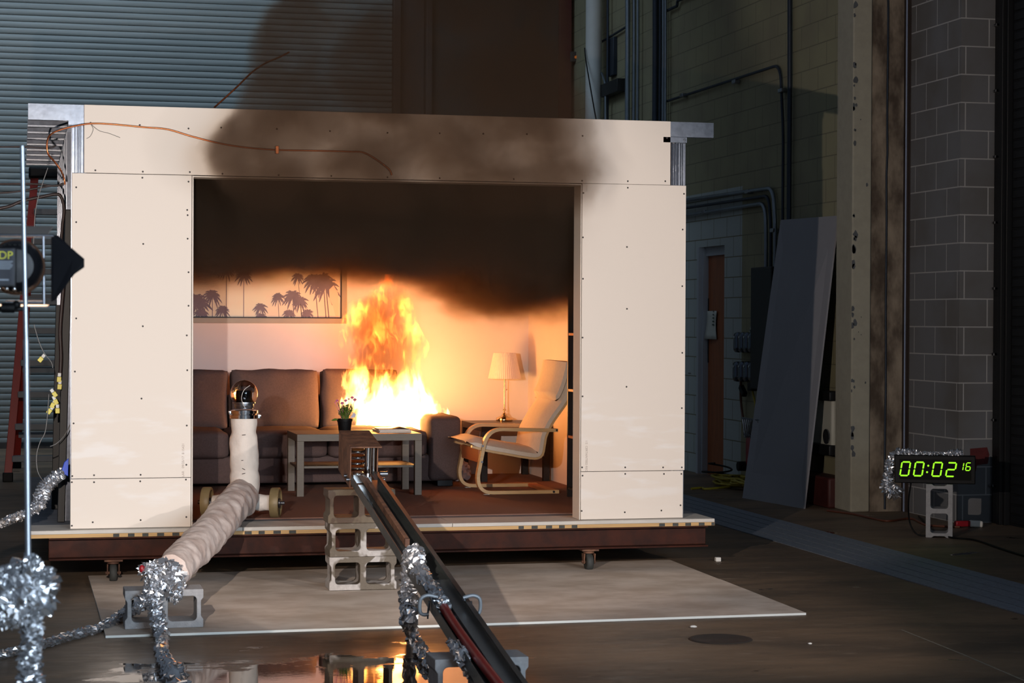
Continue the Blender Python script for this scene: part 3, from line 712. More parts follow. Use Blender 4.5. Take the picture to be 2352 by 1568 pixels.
mb = MB(); mb.box((-.02, .012, 2.745), (XL-.014, YB, 2.769)); tag(mb.build('metal_track', M('galv')), 'bright steel top track of the left wall under the joists', 'track')
mb = MB(); mb.box((XR+.014, .012, 2.745), (3.862, YB, 2.769)); tag(mb.build('metal_track', M('galv')), 'steel top track of the right wall under the joist end', 'track')
for i in range(8):
    y = .016+.52*i
    o = cstud((-.018 if i else .0, y, Z0), (-.018 if i else .0, y, 2.744), .088, .04, (1,0,0), (0,1,0)).build('metal_stud', M('galv_shaded'))
    lb = MB(); lb.box((-.021 if i else -.003, y+.026, Z0), (-.0175 if i else .0005, y+.0405, 2.744)); lb.box((-.021 if i else -.003, y-.001, Z0), (-.0175 if i else .0005, y+.008, 2.744)); lb.build('lit_flange', M('galv'), o)  # bright strips paint lit flange edges against the shade-coloured stud
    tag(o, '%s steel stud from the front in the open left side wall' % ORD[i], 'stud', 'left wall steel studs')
for i in range(2):
    y = .016+.5*i
    o = cstud((3.79, y, Z0), (3.79, y, 2.744), .065, .04, (1,0,0), (0,1,0)).build('metal_stud', M('galv'))
    tag(o, ('front' if i == 0 else 'second') + ' steel stud of the right side wall beside the header', 'stud', 'right wall steel studs')
mb = MB()
for x0, x1, dy in ((0,.016,0),(.020,.030,.004),(.033,.038,-.001),(.044,.050,.004),(.054,.066,.002)): mb.box((x0, .002+dy, ZT), (x1, .013, 2.744))
cs_ = mb.build('metal_stud', M('galv'), bevel=.001); mb = MB(); mb.box((.001, .0135, ZT), (.067, .018, 2.744)); mb.build('shaded_recess', M('galv_shaded'), cs_)  # backing coloured dark to paint shade between the ribs
tag(cs_, 'ribbed front corner stud showing between left board and header', 'stud', 'left wall steel studs')
mb = MB()
for x0, x1, dy in ((.013,.018,0),(.028,.033,.002),(.047,.060,.001),(.064,.072,0),(.076,.095,.001)): mb.box((3.757+x0, .002+dy, ZT), (3.757+x1, .012, 2.728))
cs_ = mb.build('metal_stud', M('galv'), bevel=.001); mb = MB(); mb.box((3.76, .0125, ZT), (3.853, .0155, 2.728)); mb.build('shaded_recess', M('galv_shaded'), cs_)  # shade between these ribs is likewise painted as a dark backing
tag(cs_, 'ribbed front corner stud showing right of the header', 'stud', 'right wall steel studs')
mb = MB(); mb.box((3.70, -.0, 2.73), (3.862, .012, 2.768)); mb.cyl((3.845,-.003,2.75),(3.845,.002,2.75),.008,n=10); tag(mb.build('metal_track', M('galv'), bevel=.002), 'short steel track end at the right of the header', 'track')
for (a, b, y, lab) in (((158,482),(140,1160),.45,'front black strip leaning on the left wall studs'), ((136,700),(126,1142),1.35,'rear black strip leaning on the left wall studs')):
    P0 = onY(*b, y); P1 = onY(*a, y); P0.z = ZP+.002
    mb = MB(); mb.obox(P0, P1, .045, .035, (0,1,0)); tag(mb.build('steel_strip', M('black_paint'), bevel=.003), lab, 'strip')
# ================================================================== FURNITURE
ZF = ZP + .008                                 # carpet top
# sofa
t = thing('sofa', (1.6, 3.1, ZF), 'brown grey fabric sofa burning at its right end', 'sofa')
SX0, SX1 = .30, 2.955; SF, SB = 2.62, 3.80
mb = MB(); mb.rbox(((SX0+SX1)/2, (SF+SB)/2+.02, ZF+.14), ((SX1-SX0)/2-.03, (SB-SF)/2-.02, .105), .03, cuts=14); mb.build('base', M('sofa_fabric'), t, smooth=60)
mb = MB(); mb.box((SX0+.05, SF+.05, ZF+.05), (SX1-.05, SB-.05, ZF+.09))
mb.build('underframe', M('sofa_dark'), t)
for nm, x0, x1, sd in (('armrest', SX1-.255, SX1, 1), ('armrest', SX0, SX0+.255, 2)):
    mb = MB(); mb.rbox(((x0+x1)/2, (SF+SB)/2-.02, ZF+.285), ((x1-x0)/2, (SB-SF)/2, .245), .045, (0,.01,.006), 14, sd, .006); mb.build(nm, M('sofa_fabric'), t, smooth=70)
mb = MB(); mb.rbox(((SX0+SX1)/2, SB-.11, ZF+.36), ((SX1-SX0)/2-.24, .10, .30), .05, cuts=12); mb.build('back_frame', M('sofa_fabric'), t, smooth=60)
for i, (x0, x1) in enumerate(((SX0+.26, 1.205), (1.21, 1.935), (1.94, SX1-.262))):
    mb = MB(); mb.rbox(((x0+x1)/2, SF+.34, ZF+.328), ((x1-x0)/2-.003, .36, .10), .045, (0,.008,.018), 14, i+4, .006); mb.build('seat_cushion', M('sofa_fabric'), t, smooth=70)
for i, (x0, x1, tilt) in enumerate(((SX0+.27, 1.268, 0), (1.288, 1.972, 0), (1.99, 2.60, 0))):
    mb = MB(); mb.rbox(((x0+x1)/2, 0, 0), ((x1-x0)/2-.004, .075, .232), .04, (.0,.03,.004), 16, i+9, .012, .035)
    Rm = Matrix.Rotation(-.16, 3, 'X'); mb.v = [Rm @ (v-V(((x0+x1)/2,0,0))) + V(((x0+x1)/2, 3.43, ZF+.63)) for v in mb.v]
    mb.build('back_cushion', M('sofa_fabric'), t, smooth=70)
for x in (SX0+.12, SX1-.12, ):
    for y in (SF+.08, SB-.12):
        mb = MB(); mb.box((x-.06, y-.03, ZF), (x+.06, y+.03, ZF+.055)); mb.build('leg', M('black_paint'), t, bevel=.004)
# coffee table
TX, TY = 1.612, 1.930; TW, TD_, TH = .90, .55, .45
t = thing('coffee_table', (TX+.45, TY+.27, ZF), 'grey brown low coffee table with shelf in front of the sofa', 'coffee table')
z = ZF-.008
mb = MB(); mb.box((TX,TY,z+.40), (TX+TW,TY+TD_,z+.45)); mb.build('tabletop', M('table_gray'), t, bevel=.0015)
for x in (TX, TX+TW-.05):
    for y in (TY, TY+TD_-.05):
        mb = MB(); mb.box((x,y,ZF), (x+.05,y+.05,z+.40)); mb.build('leg', M('table_gray'), t, bevel=.0015)
mb = MB(); mb.box((TX+.015,TY+.04,z+.205), (TX+TW-.03,TY+TD_-.04,z+.221)); mb.build('shelf', M('table_gray'), t, bevel=.001)
TT = z+.45
# potted flowers
c = onZ(794, 996, TT); cx, cy = c.x, c.y+.045
t = thing('potted_flowers', (cx, cy, TT), 'black pot of pink flowers on the coffee table', 'potted plant')
mb = MB(); mb.lathe([(.0,0),(.040,0),(.0415,.003),(.052,.086),(.057,.088),(.058,.106),(.054,.106),(.05,.092),(.0,.088)], (cx,cy,TT), 32); mb.build('pot', M('black_plastic'), t, smooth=40)
rnd = random.Random(5); mb = MB(); lf = MB()
tips = []
for k in range(60):
    a = rnd.uniform(0, 2*PI); r = rnd.uniform(.01,.055); h = rnd.uniform(.05,.125); b = V((cx+math.cos(a)*.022, cy+math.sin(a)*.022, TT+.088)); e = V((cx+math.cos(a)*r, cy+math.sin(a)*r, TT+.09+h))
    mb.tube(spline([b, (b+e)/2+V((0,0,.02)), e], 3), [.0018]*7, 5); tips.append(e)
    for j in range(2):
        f = b.lerp(e, rnd.uniform(.35,1)); d = V((rnd.uniform(-1,1), rnd.uniform(-1,1), rnd.uniform(.2,1.4))).normalized()*rnd.uniform(.02,.045); s_ = d.cross(V((0,0,1))).normalized()*rnd.uniform(.004,.009)
        lf.add([f, f+d*.5+s_, f+d, f+d*.5-s_], [(0,1,2,3)])
mb.build('stems', mat('stem', (86,110,50), .6, var=.2), t)
lf.add([V((cx-.045,cy-.02,TT+.10)), V((cx-.075,cy-.03,TT+.112)), V((cx-.105,cy-.03,TT+.094)), V((cx-.08,cy-.035,TT+.092))], [(0,1,2,3)])
o = lf.build('leaves', M('leaf'), t); so = o.modifiers.new('thick','SOLIDIFY'); so.thickness = .0008
for px, py, s_ in ((774,921,1),(786,927,1.2),(794,921,1.1),(809,914,1.1),(815,919,1.2),(770,925,.5),(801,917,.7)):
    q = onY(px, py, cy-.02+rnd.uniform(-.02,.02)); fb = MB()
    for k in range(26):
        a = k*2.4; th = .25+1.25*(k/26); d = V((math.sin(th)*math.cos(a), math.sin(th)*math.sin(a), math.cos(th))); u = d.orthogonal().normalized(); R_ = .0135*s_
        fb.add([q+d*R_*.2, q+d*R_*.7+u*R_*.35, q+d*R_, q+d*R_*.7-u*R_*.35], [(0,1,2,3)])
    fb.blob(q, .007*s_, 8, 0)
    fb.tube([V((cx+(q.x-cx)*.3, cy, TT+.1)), q], .0014, 5)
    fb.build('flower', M('petal'), t)
q = onY(811, 956, cy-.03); mb = MB(); mb.add([q+V((-.022,0,-.012)), q+V((.012,0,-.006)), q+V((.022,0,.012)), q+V((.004,-.004,.03))], [(0,1,2,3)])
o = mb.build('plant_tag', M('tagcard'), t); so = o.modifiers.new('thick','SOLIDIFY'); so.thickness = .0008
# magazines
a = onZ(872, 994, TT); b_ = onZ(944, 992.5, TT)
for i, (dx, dz, rot, lab) in enumerate(((0,0,0,'bottom magazine of the small stack on the coffee table'), (.004,.0085,.03,'middle magazine of the small stack on the coffee table'), (-.004,.017,-.05,'top magazine with curled cover on the coffee table stack'))):
    w, d, h = .235-.004*i, .30, .0078
    org = V((a.x-.0, a.y+.015, TT+dz))
    t = thing('magazine', org, lab, 'magazine', 'magazines on the coffee table')
    Rz = Matrix.Rotation(rot, 3, 'Z')
    mb = MB(); mb.box((0,0,0.0006), (w,d,h-.0006)); mb.v = [Rz@(v+V((dx,0,0)))+org for v in mb.v]; mb.build('pages', M('paper'), t, bevel=.0015)
    mb = MB()
    g = []
    for k in range(17):
        for j in range(3):
            u = k/16; lift = (.016*math.exp(-((u-.72)/.16)**2)) if i == 2 else 0
            g.append(Rz@V((dx+w*u, d*j/2, h+lift*(1-.2*j)))+org)
    mb.add(g, [(k*3+j, k*3+j+1, k*3+j+4, k*3+j+3) for k in range(16) for j in range(2)])
    mb.v.append(g[0]); o = mb.build('cover', M('cover'), t, smooth=50); so = o.modifiers.new('thick','SOLIDIFY'); so.thickness = .0008
# side table
X0, Y0 = 3.195, 3.02; t = thing('side_table', (X0+.275, Y0+.275, ZF), 'black brown square side table in the corner under the lamp', 'side table')
mb = MB(); mb.box((X0,Y0,z+.40), (X0+.55,Y0+.75,z+.45)); mb.build('tabletop', M('blackbrown'), t, bevel=.0015)
for x in (X0, X0+.50):
    for y in (Y0, Y0+.70):
        mb = MB(); mb.box((x,y,ZF), (x+.05,y+.05,z+.40)); mb.build('leg', M('blackbrown'), t, bevel=.0015)
# table lamp
q = onZ(1158.5, 967, TT); lx, ly = q.x, q.y
t = thing('table_lamp', (lx, ly, TT), 'white shaded metal table lamp on the dark side table', 'lamp')
zt = onY(1142, 810, ly).z; zb = onY(1165, 869, ly).z; rb = (onY(1201,870,ly).x-onY(1128,868,ly).x)/2; rt = (onY(1190,810,ly).x-onY(1141,810,ly).x)/2
mb = MB(); mb.lathe([(.0,0),(.066,0),(.068,.006),(.068,.024),(.064,.03),(.030,.044),(.014,.062),(.012,.07),(.0,.07)], (lx,ly,TT), 40); mb.build('base', M('brass_chrome'), t, smooth=40)
mb = MB(); mb.cyl((lx,ly,TT+.065), (lx,ly,zb+.06), .0055, n=14); mb.lathe([(.0,0),(.013,0),(.013,.012),(.0,.012)], (lx,ly,TT+.085), 16); mb.lathe([(.0,-.03),(.018,-.03),(.02,.03),(.0,.03)], (lx,ly,zb+.03), 18); mb.build('stem', M('brass_chrome'), t, smooth=40)
mb = MB(); o_ = 0; n = 96
ring = lambda r, z_: [V((lx+math.cos(2*PI*k/n)*(r+(.0022 if k%2 else 0)), ly+math.sin(2*PI*k/n)*(r+(.0022 if k%2 else 0)), z_)) for k in range(n)]
mb.add(ring(rb,zb)+ring(rt,zt), [(k,(k+1)%n,(k+1)%n+n,k+n) for k in range(n)]); o = mb.build('lamp_shade', M('shade'), t); so = o.modifiers.new('thick','SOLIDIFY'); so.thickness = .002
mb = MB()
for k in range(3): mb.tube([(lx,ly,zt-.02), (lx+math.cos(k*2.1)*rt, ly+math.sin(k*2.1)*rt, zt-.006)], .002, 6)
mb.cyl((lx,ly,zb+.05), (lx,ly,zt-.02), .004, n=8); mb.build('shade_carrier', M('brass_chrome'), t)
mb = MB(); mb.tube([(lx+.014,ly-.01,zb), (lx+.015,ly-.01,zb-.085)], .0012, 5); mb.blob((lx+.015,ly-.01,zb-.09), .006, 10, 0); mb.build('pull_cord', M('brass_chrome'), t, smooth=60)
# armchair
YN, YFAR = 1.86, 2.50; ww = .058
def P2(px, py, y=YN): q = onY(px, py, y); return (q.x, q.z)
t = thing('armchair', (3.25, 2.2, ZF), 'bentwood armchair with cream cushion facing the fire', 'armchair')
def arc(p0, p1, p2, n=8): return [((1-k/n)**2*p0[0]+2*(k/n)*(1-k/n)*p1[0]+(k/n)**2*p2[0], (1-k/n)**2*p0[1]+2*(k/n)*(1-k/n)*p1[1]+(k/n)**2*p2[1]) for k in range(n+1)]
zg = ZF+.014
xb_, xf = 3.515, 2.915; xt = 2.99; za = ZP+.478; xe_ = 3.505
side = [(xb_, zg)] + arc((3.02, zg), (xf-.012, zg), (xf+.0, zg+.13)) + arc((xt-.035, za-.12), (xt-.012, za), (xt+.10, za)) + [(xe_, za-.01)]
for y in (YN, YFAR):
    mb = MB(); mb.sweep(side, ww, .024, y); fr = mb.build('side_frame', M('birch'), t, smooth=40)
    b = MB()
    for (bx, bz) in ((2.945,.36),(2.94,.245),(3.495,.47)): b.cyl((bx+.0,y-.003,ZP+bz),(bx,y+.004,ZP+bz),.008,n=10)
    b.cyl((xb_-.04,y-.003,zg),(xb_-.04,y+.004,zg),.009,n=10); b.build('bolts', M('galv'), fr)
    f = MB(); f.box((2.96, y+.01, ZF), (3.0, y+ww-.01, ZF+.003)); f.build('glide', M('conn_white'), fr)
mb = MB(); mb.box((xb_-.075, YN+ww, zg-.012), (xb_-.005, YFAR, zg+.012)); mb.build('rear_stretcher', M('birch_red_and_firelit'), t, bevel=.003)
mb = MB(); mb.box((2.925, YN+ww, ZP+.235), (2.945, YFAR, ZP+.335)); mb.build('front_stretcher', M('birch_red_and_firelit'), t, bevel=.004)
# seat profile measured on the near edge (x, height above deck), front lip -> back top
near = YN+.05
sp = [P2(1083,1025,near), P2(1116,1034,near), P2(1160,1042,near), P2(1205,1050,near), P2(1232,1052,near), P2(1245,1043,near), P2(1250,1020,near), P2(1254,1000,near), P2(1270,968,near), P2(1300,925,near)]
xlast, zlast = sp[-1]
sp += [(xlast+.045, zlast+.10), (xlast+.072, zlast+.20), (xlast+.085, zlast+.27)]
sp = [(p.x, p.z) for p in spline([V((a,0,b)) for a, b in sp], 5)]
for y in (near-.02, YFAR-.015):
    mb = MB(); mb.sweep(sp, .045, .016, y); mb.build('seat_frame', M('birch'), t, smooth=50)
for k in (8, 24, 50, len(sp)-6):
    x_, z_ = sp[k]; mb = MB(); mb.box((x_-.03, near+.02, z_-.008), (x_+.03, YFAR-.015, z_+.006)); mb.build('cross_slat', M('birch'), t)
def pad(name, path, th, y0, y1, m, nx=9):
    """soft pad lying on the upper/inner side of a profile"""
    mb = MB(); n = len(path); g = []
    P = [V((a,0,b)) for a, b in path]
    for i in range(n):
        tt = (P[min(i+1,n-1)]-P[max(i-1,0)]).normalized(); nn = V((-tt.z,0,tt.x)); s_ = i/(n-1); e = min(1, math.sqrt(max(0, min(s_, 1-s_)*22)))*.75+.25
        for side in (0, 1):
            for j in range(nx):
                v_ = j/(nx-1); ed = (1-abs(2*v_-1)**6)*.62+.38
                off = .009+ (th*e*ed*(1+.05*mnoise.noise(V((i*.2,j*.5,th*30)))) if side else th*(1-e)*.3)
                g.append(P[i]+nn*off+V((0,y0+(y1-y0)*v_,0)))
    w = 2*nx
    for i in range(n-1):
        for j in range(nx-1):
            a = i*w+j; mb.f.append((a, a+1, a+1+w, a+w)); a += nx; mb.f.append((a, a+w, a+w+1, a+1))
        a = i*w; mb.f.append((a, a+w, a+w+nx, a+nx)); a = i*w+nx-1; mb.f.append((a, a+nx, a+nx+w, a+w))
    for j in range(nx-1):
        mb.f.append((j, j+nx, j+nx+1, j+1)); a = (n-1)*w+j; mb.f.append((a, a+1, a+1+nx, a+nx))
    mb.v = g
    return mb.build(name, m, t, smooth=60)
front = [P2(1070,1018,near)]
pp = [(sp[0][0]-.05, sp[0][1]+.014)] + sp
pad('seat_cushion', pp, .074, YN+.03, YFAR+.04, M('chair_fabric'))
hp = [sp[-1][0], sp[-1][1]]
pad('headrest', [(a-.045, b+.03) for a, b in sp[-17:]], .075, YN+.05, YFAR+.02, M('chair_fabric'))
# bookcase
t = thing('bookcase', (3.63, 1.2, ZF), 'tall black bookcase against the right wall by the opening', 'bookcase')
BX0, BX1, BY0, BY1, BZ = 3.508, XR-.003, .72, 1.62, ZP+2.0
for y in (BY0, BY1-.02):
    mb = MB(); mb.box((BX0, y, ZF), (BX1, y+.02, BZ)); sd_ = mb.build('side_panel', M('blackbrown'), t, bevel=.001)
mb = MB()
for k in range(48):
    zz = ZP+.15+.034*k
    if (k//5) % 2 == 0: mb.cyl((BX0+.037, BY1-.0215, zz), (BX0+.037, BY1-.0195, zz), .0035, n=8)
mb.build('pin_holes', M('galv'), sd_)
mb = MB(); mb.box((BX1-.008, BY0+.02, ZF), (BX1, BY1-.02, BZ)); mb.build('back_panel', M('blackbrown'), t)
for py in (665, 768, 899, 1008, 1128):
    zz = onY(1310, py, 1.3).z; mb = MB(); mb.box((BX0+.002, BY0+.02, zz-.009), (BX1-.008, BY1-.02, zz+.009)); mb.build('shelf', M('blackbrown') if py in (665,1128) else M('birch_red_and_firelit'), t, bevel=.001)  # orange on the middle shelves paints firelight on black shelf edges
# pictures
PX1 = onY(795, 745, YB).x; PZ0 = onY(600, 742, YB).z; PX0 = PX1-2.0; PZ1 = PZ0+1.4-.55
t = thing('wall_picture', ((PX0+PX1)/2, YB-.02, PZ0), 'wide framed palm tree picture above the sofa', 'picture')
fw = .042; ya, yb_ = YB-.035, YB-.001
for (x0,z0,x1,z1) in ((PX0,PZ0,PX1,PZ0+fw),(PX0,PZ1-fw,PX1,PZ1),(PX0,PZ0+fw,PX0+fw,PZ1-fw),(PX1-fw,PZ0+fw,PX1,PZ1-fw)):
    mb = MB(); mb.box((x0,ya,z0),(x1,yb_,z1)); mb.build('frame_bar', M('frame_gray'), t, bevel=.003)
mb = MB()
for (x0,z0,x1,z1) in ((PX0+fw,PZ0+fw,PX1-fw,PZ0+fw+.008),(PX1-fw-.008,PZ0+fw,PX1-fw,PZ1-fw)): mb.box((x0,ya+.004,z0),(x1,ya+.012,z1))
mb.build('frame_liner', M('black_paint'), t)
mb = MB(); mb.box((PX0+fw, ya+.014, PZ0+fw), (PX1-fw, ya+.018, PZ1-fw)); cv = mb.build('canvas', M('canvas'), t)
yc = ya+.0135; pm = MB(); rnd = random.Random(3)
NP = [0]
def palm(px, py, r, trunk=True, lean=0.):
    c = onY(px, py, yc); NP[0] += 1
    for k in range(15):
        a = -PI*.35+k*(PI*1.7/14)+rnd.uniform(-.12,.12); L = r*rnd.uniform(.95,1.35)
        pts = []; yf = yc-.0001*k-.0012*(NP[0]%7)/7-.0002
        for q in range(6):
            s_ = q/5; pts.append(V((c.x+math.cos(a)*L*s_, yf, c.z+math.sin(a)*L*s_-L*.55*s_*s_)))
        for q in range(5):
            d = (pts[q+1]-pts[q]).normalized(); nn = V((-d.z,0,d.x)); w0 = r*.26*(1-q/5)**.6*(.5 if q == 0 else 1); w1 = r*.26*(1-(q+1)/5.2)**.6
            for s2 in (1,-1):
                if q < 5: pm.add([pts[q]+V((0,.00004*s2,0)), pts[q+1]+V((0,.00004*s2,0)), pts[q+1]+nn*w1*s2*.5, pts[q]+nn*w0*s2+d*(-.1*r)], [(0,1,2,3)])
    if trunk:
        zb_ = PZ0+fw; h = c.z-zb_; w = r*.045
        pm.add([V((c.x-w,yc,c.z)), V((c.x+w,yc,c.z)), V((c.x+w+lean*h,yc,zb_)), V((c.x-w+lean*h,yc,zb_))], [(0,1,2,3)])
for args in ((452,690,.10),(488,675,.062),(462,716,.048),(511,710,.052),(598,704,.052),(600,726,.045),(638,680,.048,True,.06),(672,678,.070,True,.07),(690,690,.062,True,.08),(664,718,.045),(706,718,.050),(684,634,.045,True,.10),(722,640,.075,True,.10),(748,652,.095,True,.1),(742,640,.085,True,.08),(560,630,.06),(520,618,.06)): palm(*args)
mn = min(v.z for v in pm.v); pm.v = [V((min(max(v.x,PX0+fw),PX1-fw), v.y, min(max(v.z,PZ0+fw),PZ1-fw))) for v in pm.v]
o = pm.build('palm_print', M('palm'), cv)
mb = MB(); pts = [onY(a,b,yc) for a, b in ((756,665),(766,655),(776,672),(779,700),(778,733),(772,728),(766,705),(757,688))]
mb.prism([(p.x,p.z) for p in pts], lambda u,v,q: (u,q,v), yc-.003, yc-.0005); mb.build('peeled_patch', mat('peel', (250,214,196), .8, var=.05), cv)
def small_picture(x0, z0, w, h, lab):
    t = thing('wall_picture', (x0+w/2, YB-.02, z0), lab, 'picture')
    for (a,b,c,d) in ((x0,z0,x0+w,z0+.03),(x0,z0+h-.03,x0+w,z0+h),(x0,z0+.03,x0+.03,z0+h-.03),(x0+w-.03,z0+.03,x0+w,z0+h-.03)):
        mb = MB(); mb.box((a,YB-.03,b),(c,YB-.001,d)); mb.build('frame_bar', M('frame_gray'), t, bevel=.002)
    mb = MB(); mb.box((x0+.03,YB-.014,z0+.03),(x0+w-.03,YB-.010,z0+h-.03)); mb.build('canvas', M('canvas'), t)
q = onY(1044, 673, YB); small_picture(q.x, q.z, .50, .6, 'smaller framed picture above the lamp half hidden in smoke')
q = onX(1280, 672, XR); t = thing('wall_picture', (XR-.02, q.y-.2, q.z), 'framed picture on the right side wall below the smoke edge', 'picture')
for (y0,z0,y1,z1) in ((q.y-.4,q.z,q.y,q.z+.03),(q.y-.4,q.z+.47,q.y,q.z+.5),(q.y-.4,q.z+.03,q.y-.37,q.z+.47),(q.y-.03,q.z+.03,q.y,q.z+.47)):
    mb = MB(); mb.box((XR-.03,y0,z0),(XR-.001,y1,z1)); mb.build('frame_bar', M('frame_gray'), t, bevel=.002)
mb = MB(); mb.box((XR-.012,q.y-.37,q.z+.03),(XR-.008,q.y-.03,q.z+.47)); mb.build('canvas', M('canvas'), t)
# crumpled bag beside the sofa
mb = MB(); mb.blob((3.055, 3.2, ZF+.075), .10, 26, .55, 3.2, 2, (.8,1,.85))
mb.v = [V((v.x, v.y, max(v.z, ZF+.001))) for v in mb.v]
tag(mb.build('plastic_bag', M('bag'), smooth=25), 'crumpled pale pink plastic bag on the carpet beside the sofa arm', 'bag')

# ================================================================== THE WRAPPED CAMERA PROBE
PY = .52
def wool_tube(mb, pts, r, n=26, amp=.10, ring=.05, seed=0, k=10, sag=0):
    pts = spline(pts, k); N = len(pts); t0 = (pts[1]-pts[0]).normalized(); u = t0.orthogonal().normalized(); o = len(mb.v); L = 0
    for i in range(N):
        tt = (pts[min(i+1,N-1)]-pts[max(i-1,0)]).normalized(); u = (u-tt*u.dot(tt)).normalized(); w = tt.cross(u)
        if i: L += (pts[i]-pts[i-1]).length
        f = i/(N-1)*(len(r)-1); j = min(int(f), len(r)-2); rr = r[j]+(r[j+1]-r[j])*(f-j)
        for q in range(n):
            a = 2*PI*q/n; d = u*math.cos(a)+w*math.sin(a)
            s_ = L/ring+a/(2*PI)*.35+.4*mnoise.noise(V((L*4,seed,a)))
            fold = abs((s_ % 1)-.5)*2
            g = rr*(1+amp*mnoise.noise(pts[i]*9+d*1.1+V((seed,0,0)))+amp*.5*mnoise.noise(pts[i]*24+d*2.5+V((0,seed,0)))+amp*.4*(fold**2-.3)*(.6+mnoise.noise(V((L*5,seed,2)))))
            mb.v.append(pts[i]+d*g)
    for i in range(N-1):
        for q in range(n):
            a, b = o+i*n+q, o+i*n+(q+1)%n; mb.f.append((a, b, b+n, a+n))
    mb.f.append(tuple(o+q for q in range(n))[::-1]); mb.f.append(tuple(o+(N-1)*n+q for q in range(n)))
    return mb
def pY(px, py, y=PY): return onY(px, py, y)
gc = pY(560.5, 904); rg = (pY(592,904)-pY(529,904)).length/2
cx, cy = gc.x, PY
t = thing('camera_probe', (cx, cy, ZP), 'wheeled camera probe wrapped in white insulation with glass globe on top', 'camera probe')
zn = lambda py: pY(562, py).z
# globe: outer glass shell
mb = MB(); mb.lathe([(.0,-rg*math.cos(PI*5/32))]+[(rg*math.sin(PI*k/32), -rg*math.cos(PI*k/32)) for k in range(5, 32)]+[(.0, rg)], (cx,cy,gc.z), 48)
mb.build('glass_globe', M('glass'), t, smooth=60)
mb = MB(); mb.lathe([(.0,0),(.034,0),(.038,.01),(.038,.062),(.032,.072),(.0,.074)], (cx,cy,gc.z-.055), 28); cm = mb.build('camera_head', M('black_plastic'), t, smooth=40)
mb = MB(); mb.lathe([(.0,0),(.022,0),(.024,.008),(.020,.011),(.0,.014)], (cx-.008,cy-.036,gc.z-.02), 24, (-.2,-1,.1)); mb.build('lens', M('lamp_lens'), cm, smooth=40)
mb = MB(); mb.lathe([(.0,0),(.058,0),(.058,.004),(.062,.01),(.062,.030),(.072,.034),(.072,.042),(.0,.042)], (cx,cy,zn(938)), 36); mb.build('neck_ring', M('galv'), t, smooth=40)
mb = MB(); z0 = zn(961); mb.lathe([(.0,0),(.078,0),(.092,.002),(.092,.024),(.078,.026),(.078,.032),(.088,.034),(.088,.052),(.07,.056),(.0,.056)], (cx,cy,z0), 44)
mb.rbox((cx+.092,cy-.01,z0+.014), (.014,.02,.014), .004, cuts=4); mb.rbox((cx-.09,cy-.01,z0+.04), (.01,.014,.012), .004, cuts=4); mb.build('clamp_collar', M('chrome'), t, smooth=40)
mb = MB(); axz = ZP+.098
mb.tube(spline([(cx+.03,cy-.07,gc.z+.055),(cx-.01,cy-.088,gc.z+.025),(cx-.025,cy-.088,gc.z-.03),(cx-.0,cy-.078,gc.z-.09)],6), .0016, 5); mb.build('thin_wire', M('conn_white'), t)
mb = MB(); wool_tube(mb, [(cx,cy,z0+.002), (cx-.001,cy,z0-.10), (cx+.003,cy,z0-.24), (cx+.006,cy,z0-.38), (cx+.002,cy-.01,z0-.50), (cx-.004,cy-.01,axz-.02)], [.082,.082,.080,.074,.088,.091,.092,.092,.091,.083,.092,.093,.092,.083,.091,.091,.090,.086], amp=.09, ring=.21, seed=3, n=36, k=12)
mb.build('wrapped_post', M('wool'), t, smooth=180)
mb = MB()
for zz, a, l in ((z0-.10,.1,.022),(z0-.26,.05,.03),(z0-.345,.2,.02),(z0-.31,-.5,.018)):
    mb.tube([(cx-.01-l/2,cy-.088,zz),(cx-.01+l/2,cy-.090,zz+a*l)], .0022, 5)
mb.build('tie_wires', M('wire_dark'), t)
e0 = V((cx-.0, cy-.0, axz+.045)); e1 = V((.455,-1.95,.285)); 
mb = MB(); mid = lambda f, dz=0: e0.lerp(e1, f)+V((0,0,dz))
wool_tube(mb, [e0+V((.0,.03,-.02)), mid(.08,.005), mid(.3), mid(.55,-.01), mid(.8), e1], [.105,.108,.104,.102,.098,.092,.088], amp=.15, ring=.15, seed=8, n=44, k=30)
mb.build('wrapped_boom', M('wool_dirty'), t, smooth=180)
ax = V((.95,-.28,0)).normalized(); A = V((cx,cy,axz))
wr = A+ax*.205; wl = A-ax*.235
mb = MB(); wool_tube(mb, [A+ax*.06, A+ax*.12, A+ax*.175], [.05,.055,.05,.052], amp=.18, ring=.05, seed=12, n=20, k=8); mb.build('wrapped_axle', M('wool'), t, smooth=180)
mb = MB(); wool_tube(mb, [A-ax*.06, A-ax*.12, A-ax*.2], [.05,.052,.045], amp=.18, ring=.05, seed=14, n=20, k=8); mb.build('wrapped_axle', M('wool'), t, smooth=180)
for c_, s_ in ((wr,1),(wl,-1)):
    mb = MB(); mb.lathe([(.02,-.022),(.078,-.022),(.080,-.028),(.094,-.028),(.098,-.022),(.098,.022),(.094,.028),(.080,.028),(.078,.014),(.03,.014),(.02,.014)], c_, 44, ax); w_ = mb.build('wheel', M('wheel_tan'), t, smooth=40)
    mb = MB(); mb.lathe([(.0,-.03),(.03,-.03),(.03,.03),(.018,.034),(.012,.036),(.012,.058),(.0,.06)], c_, 24, ax*s_); mb.build('hub', M('galv'), w_, smooth=40)
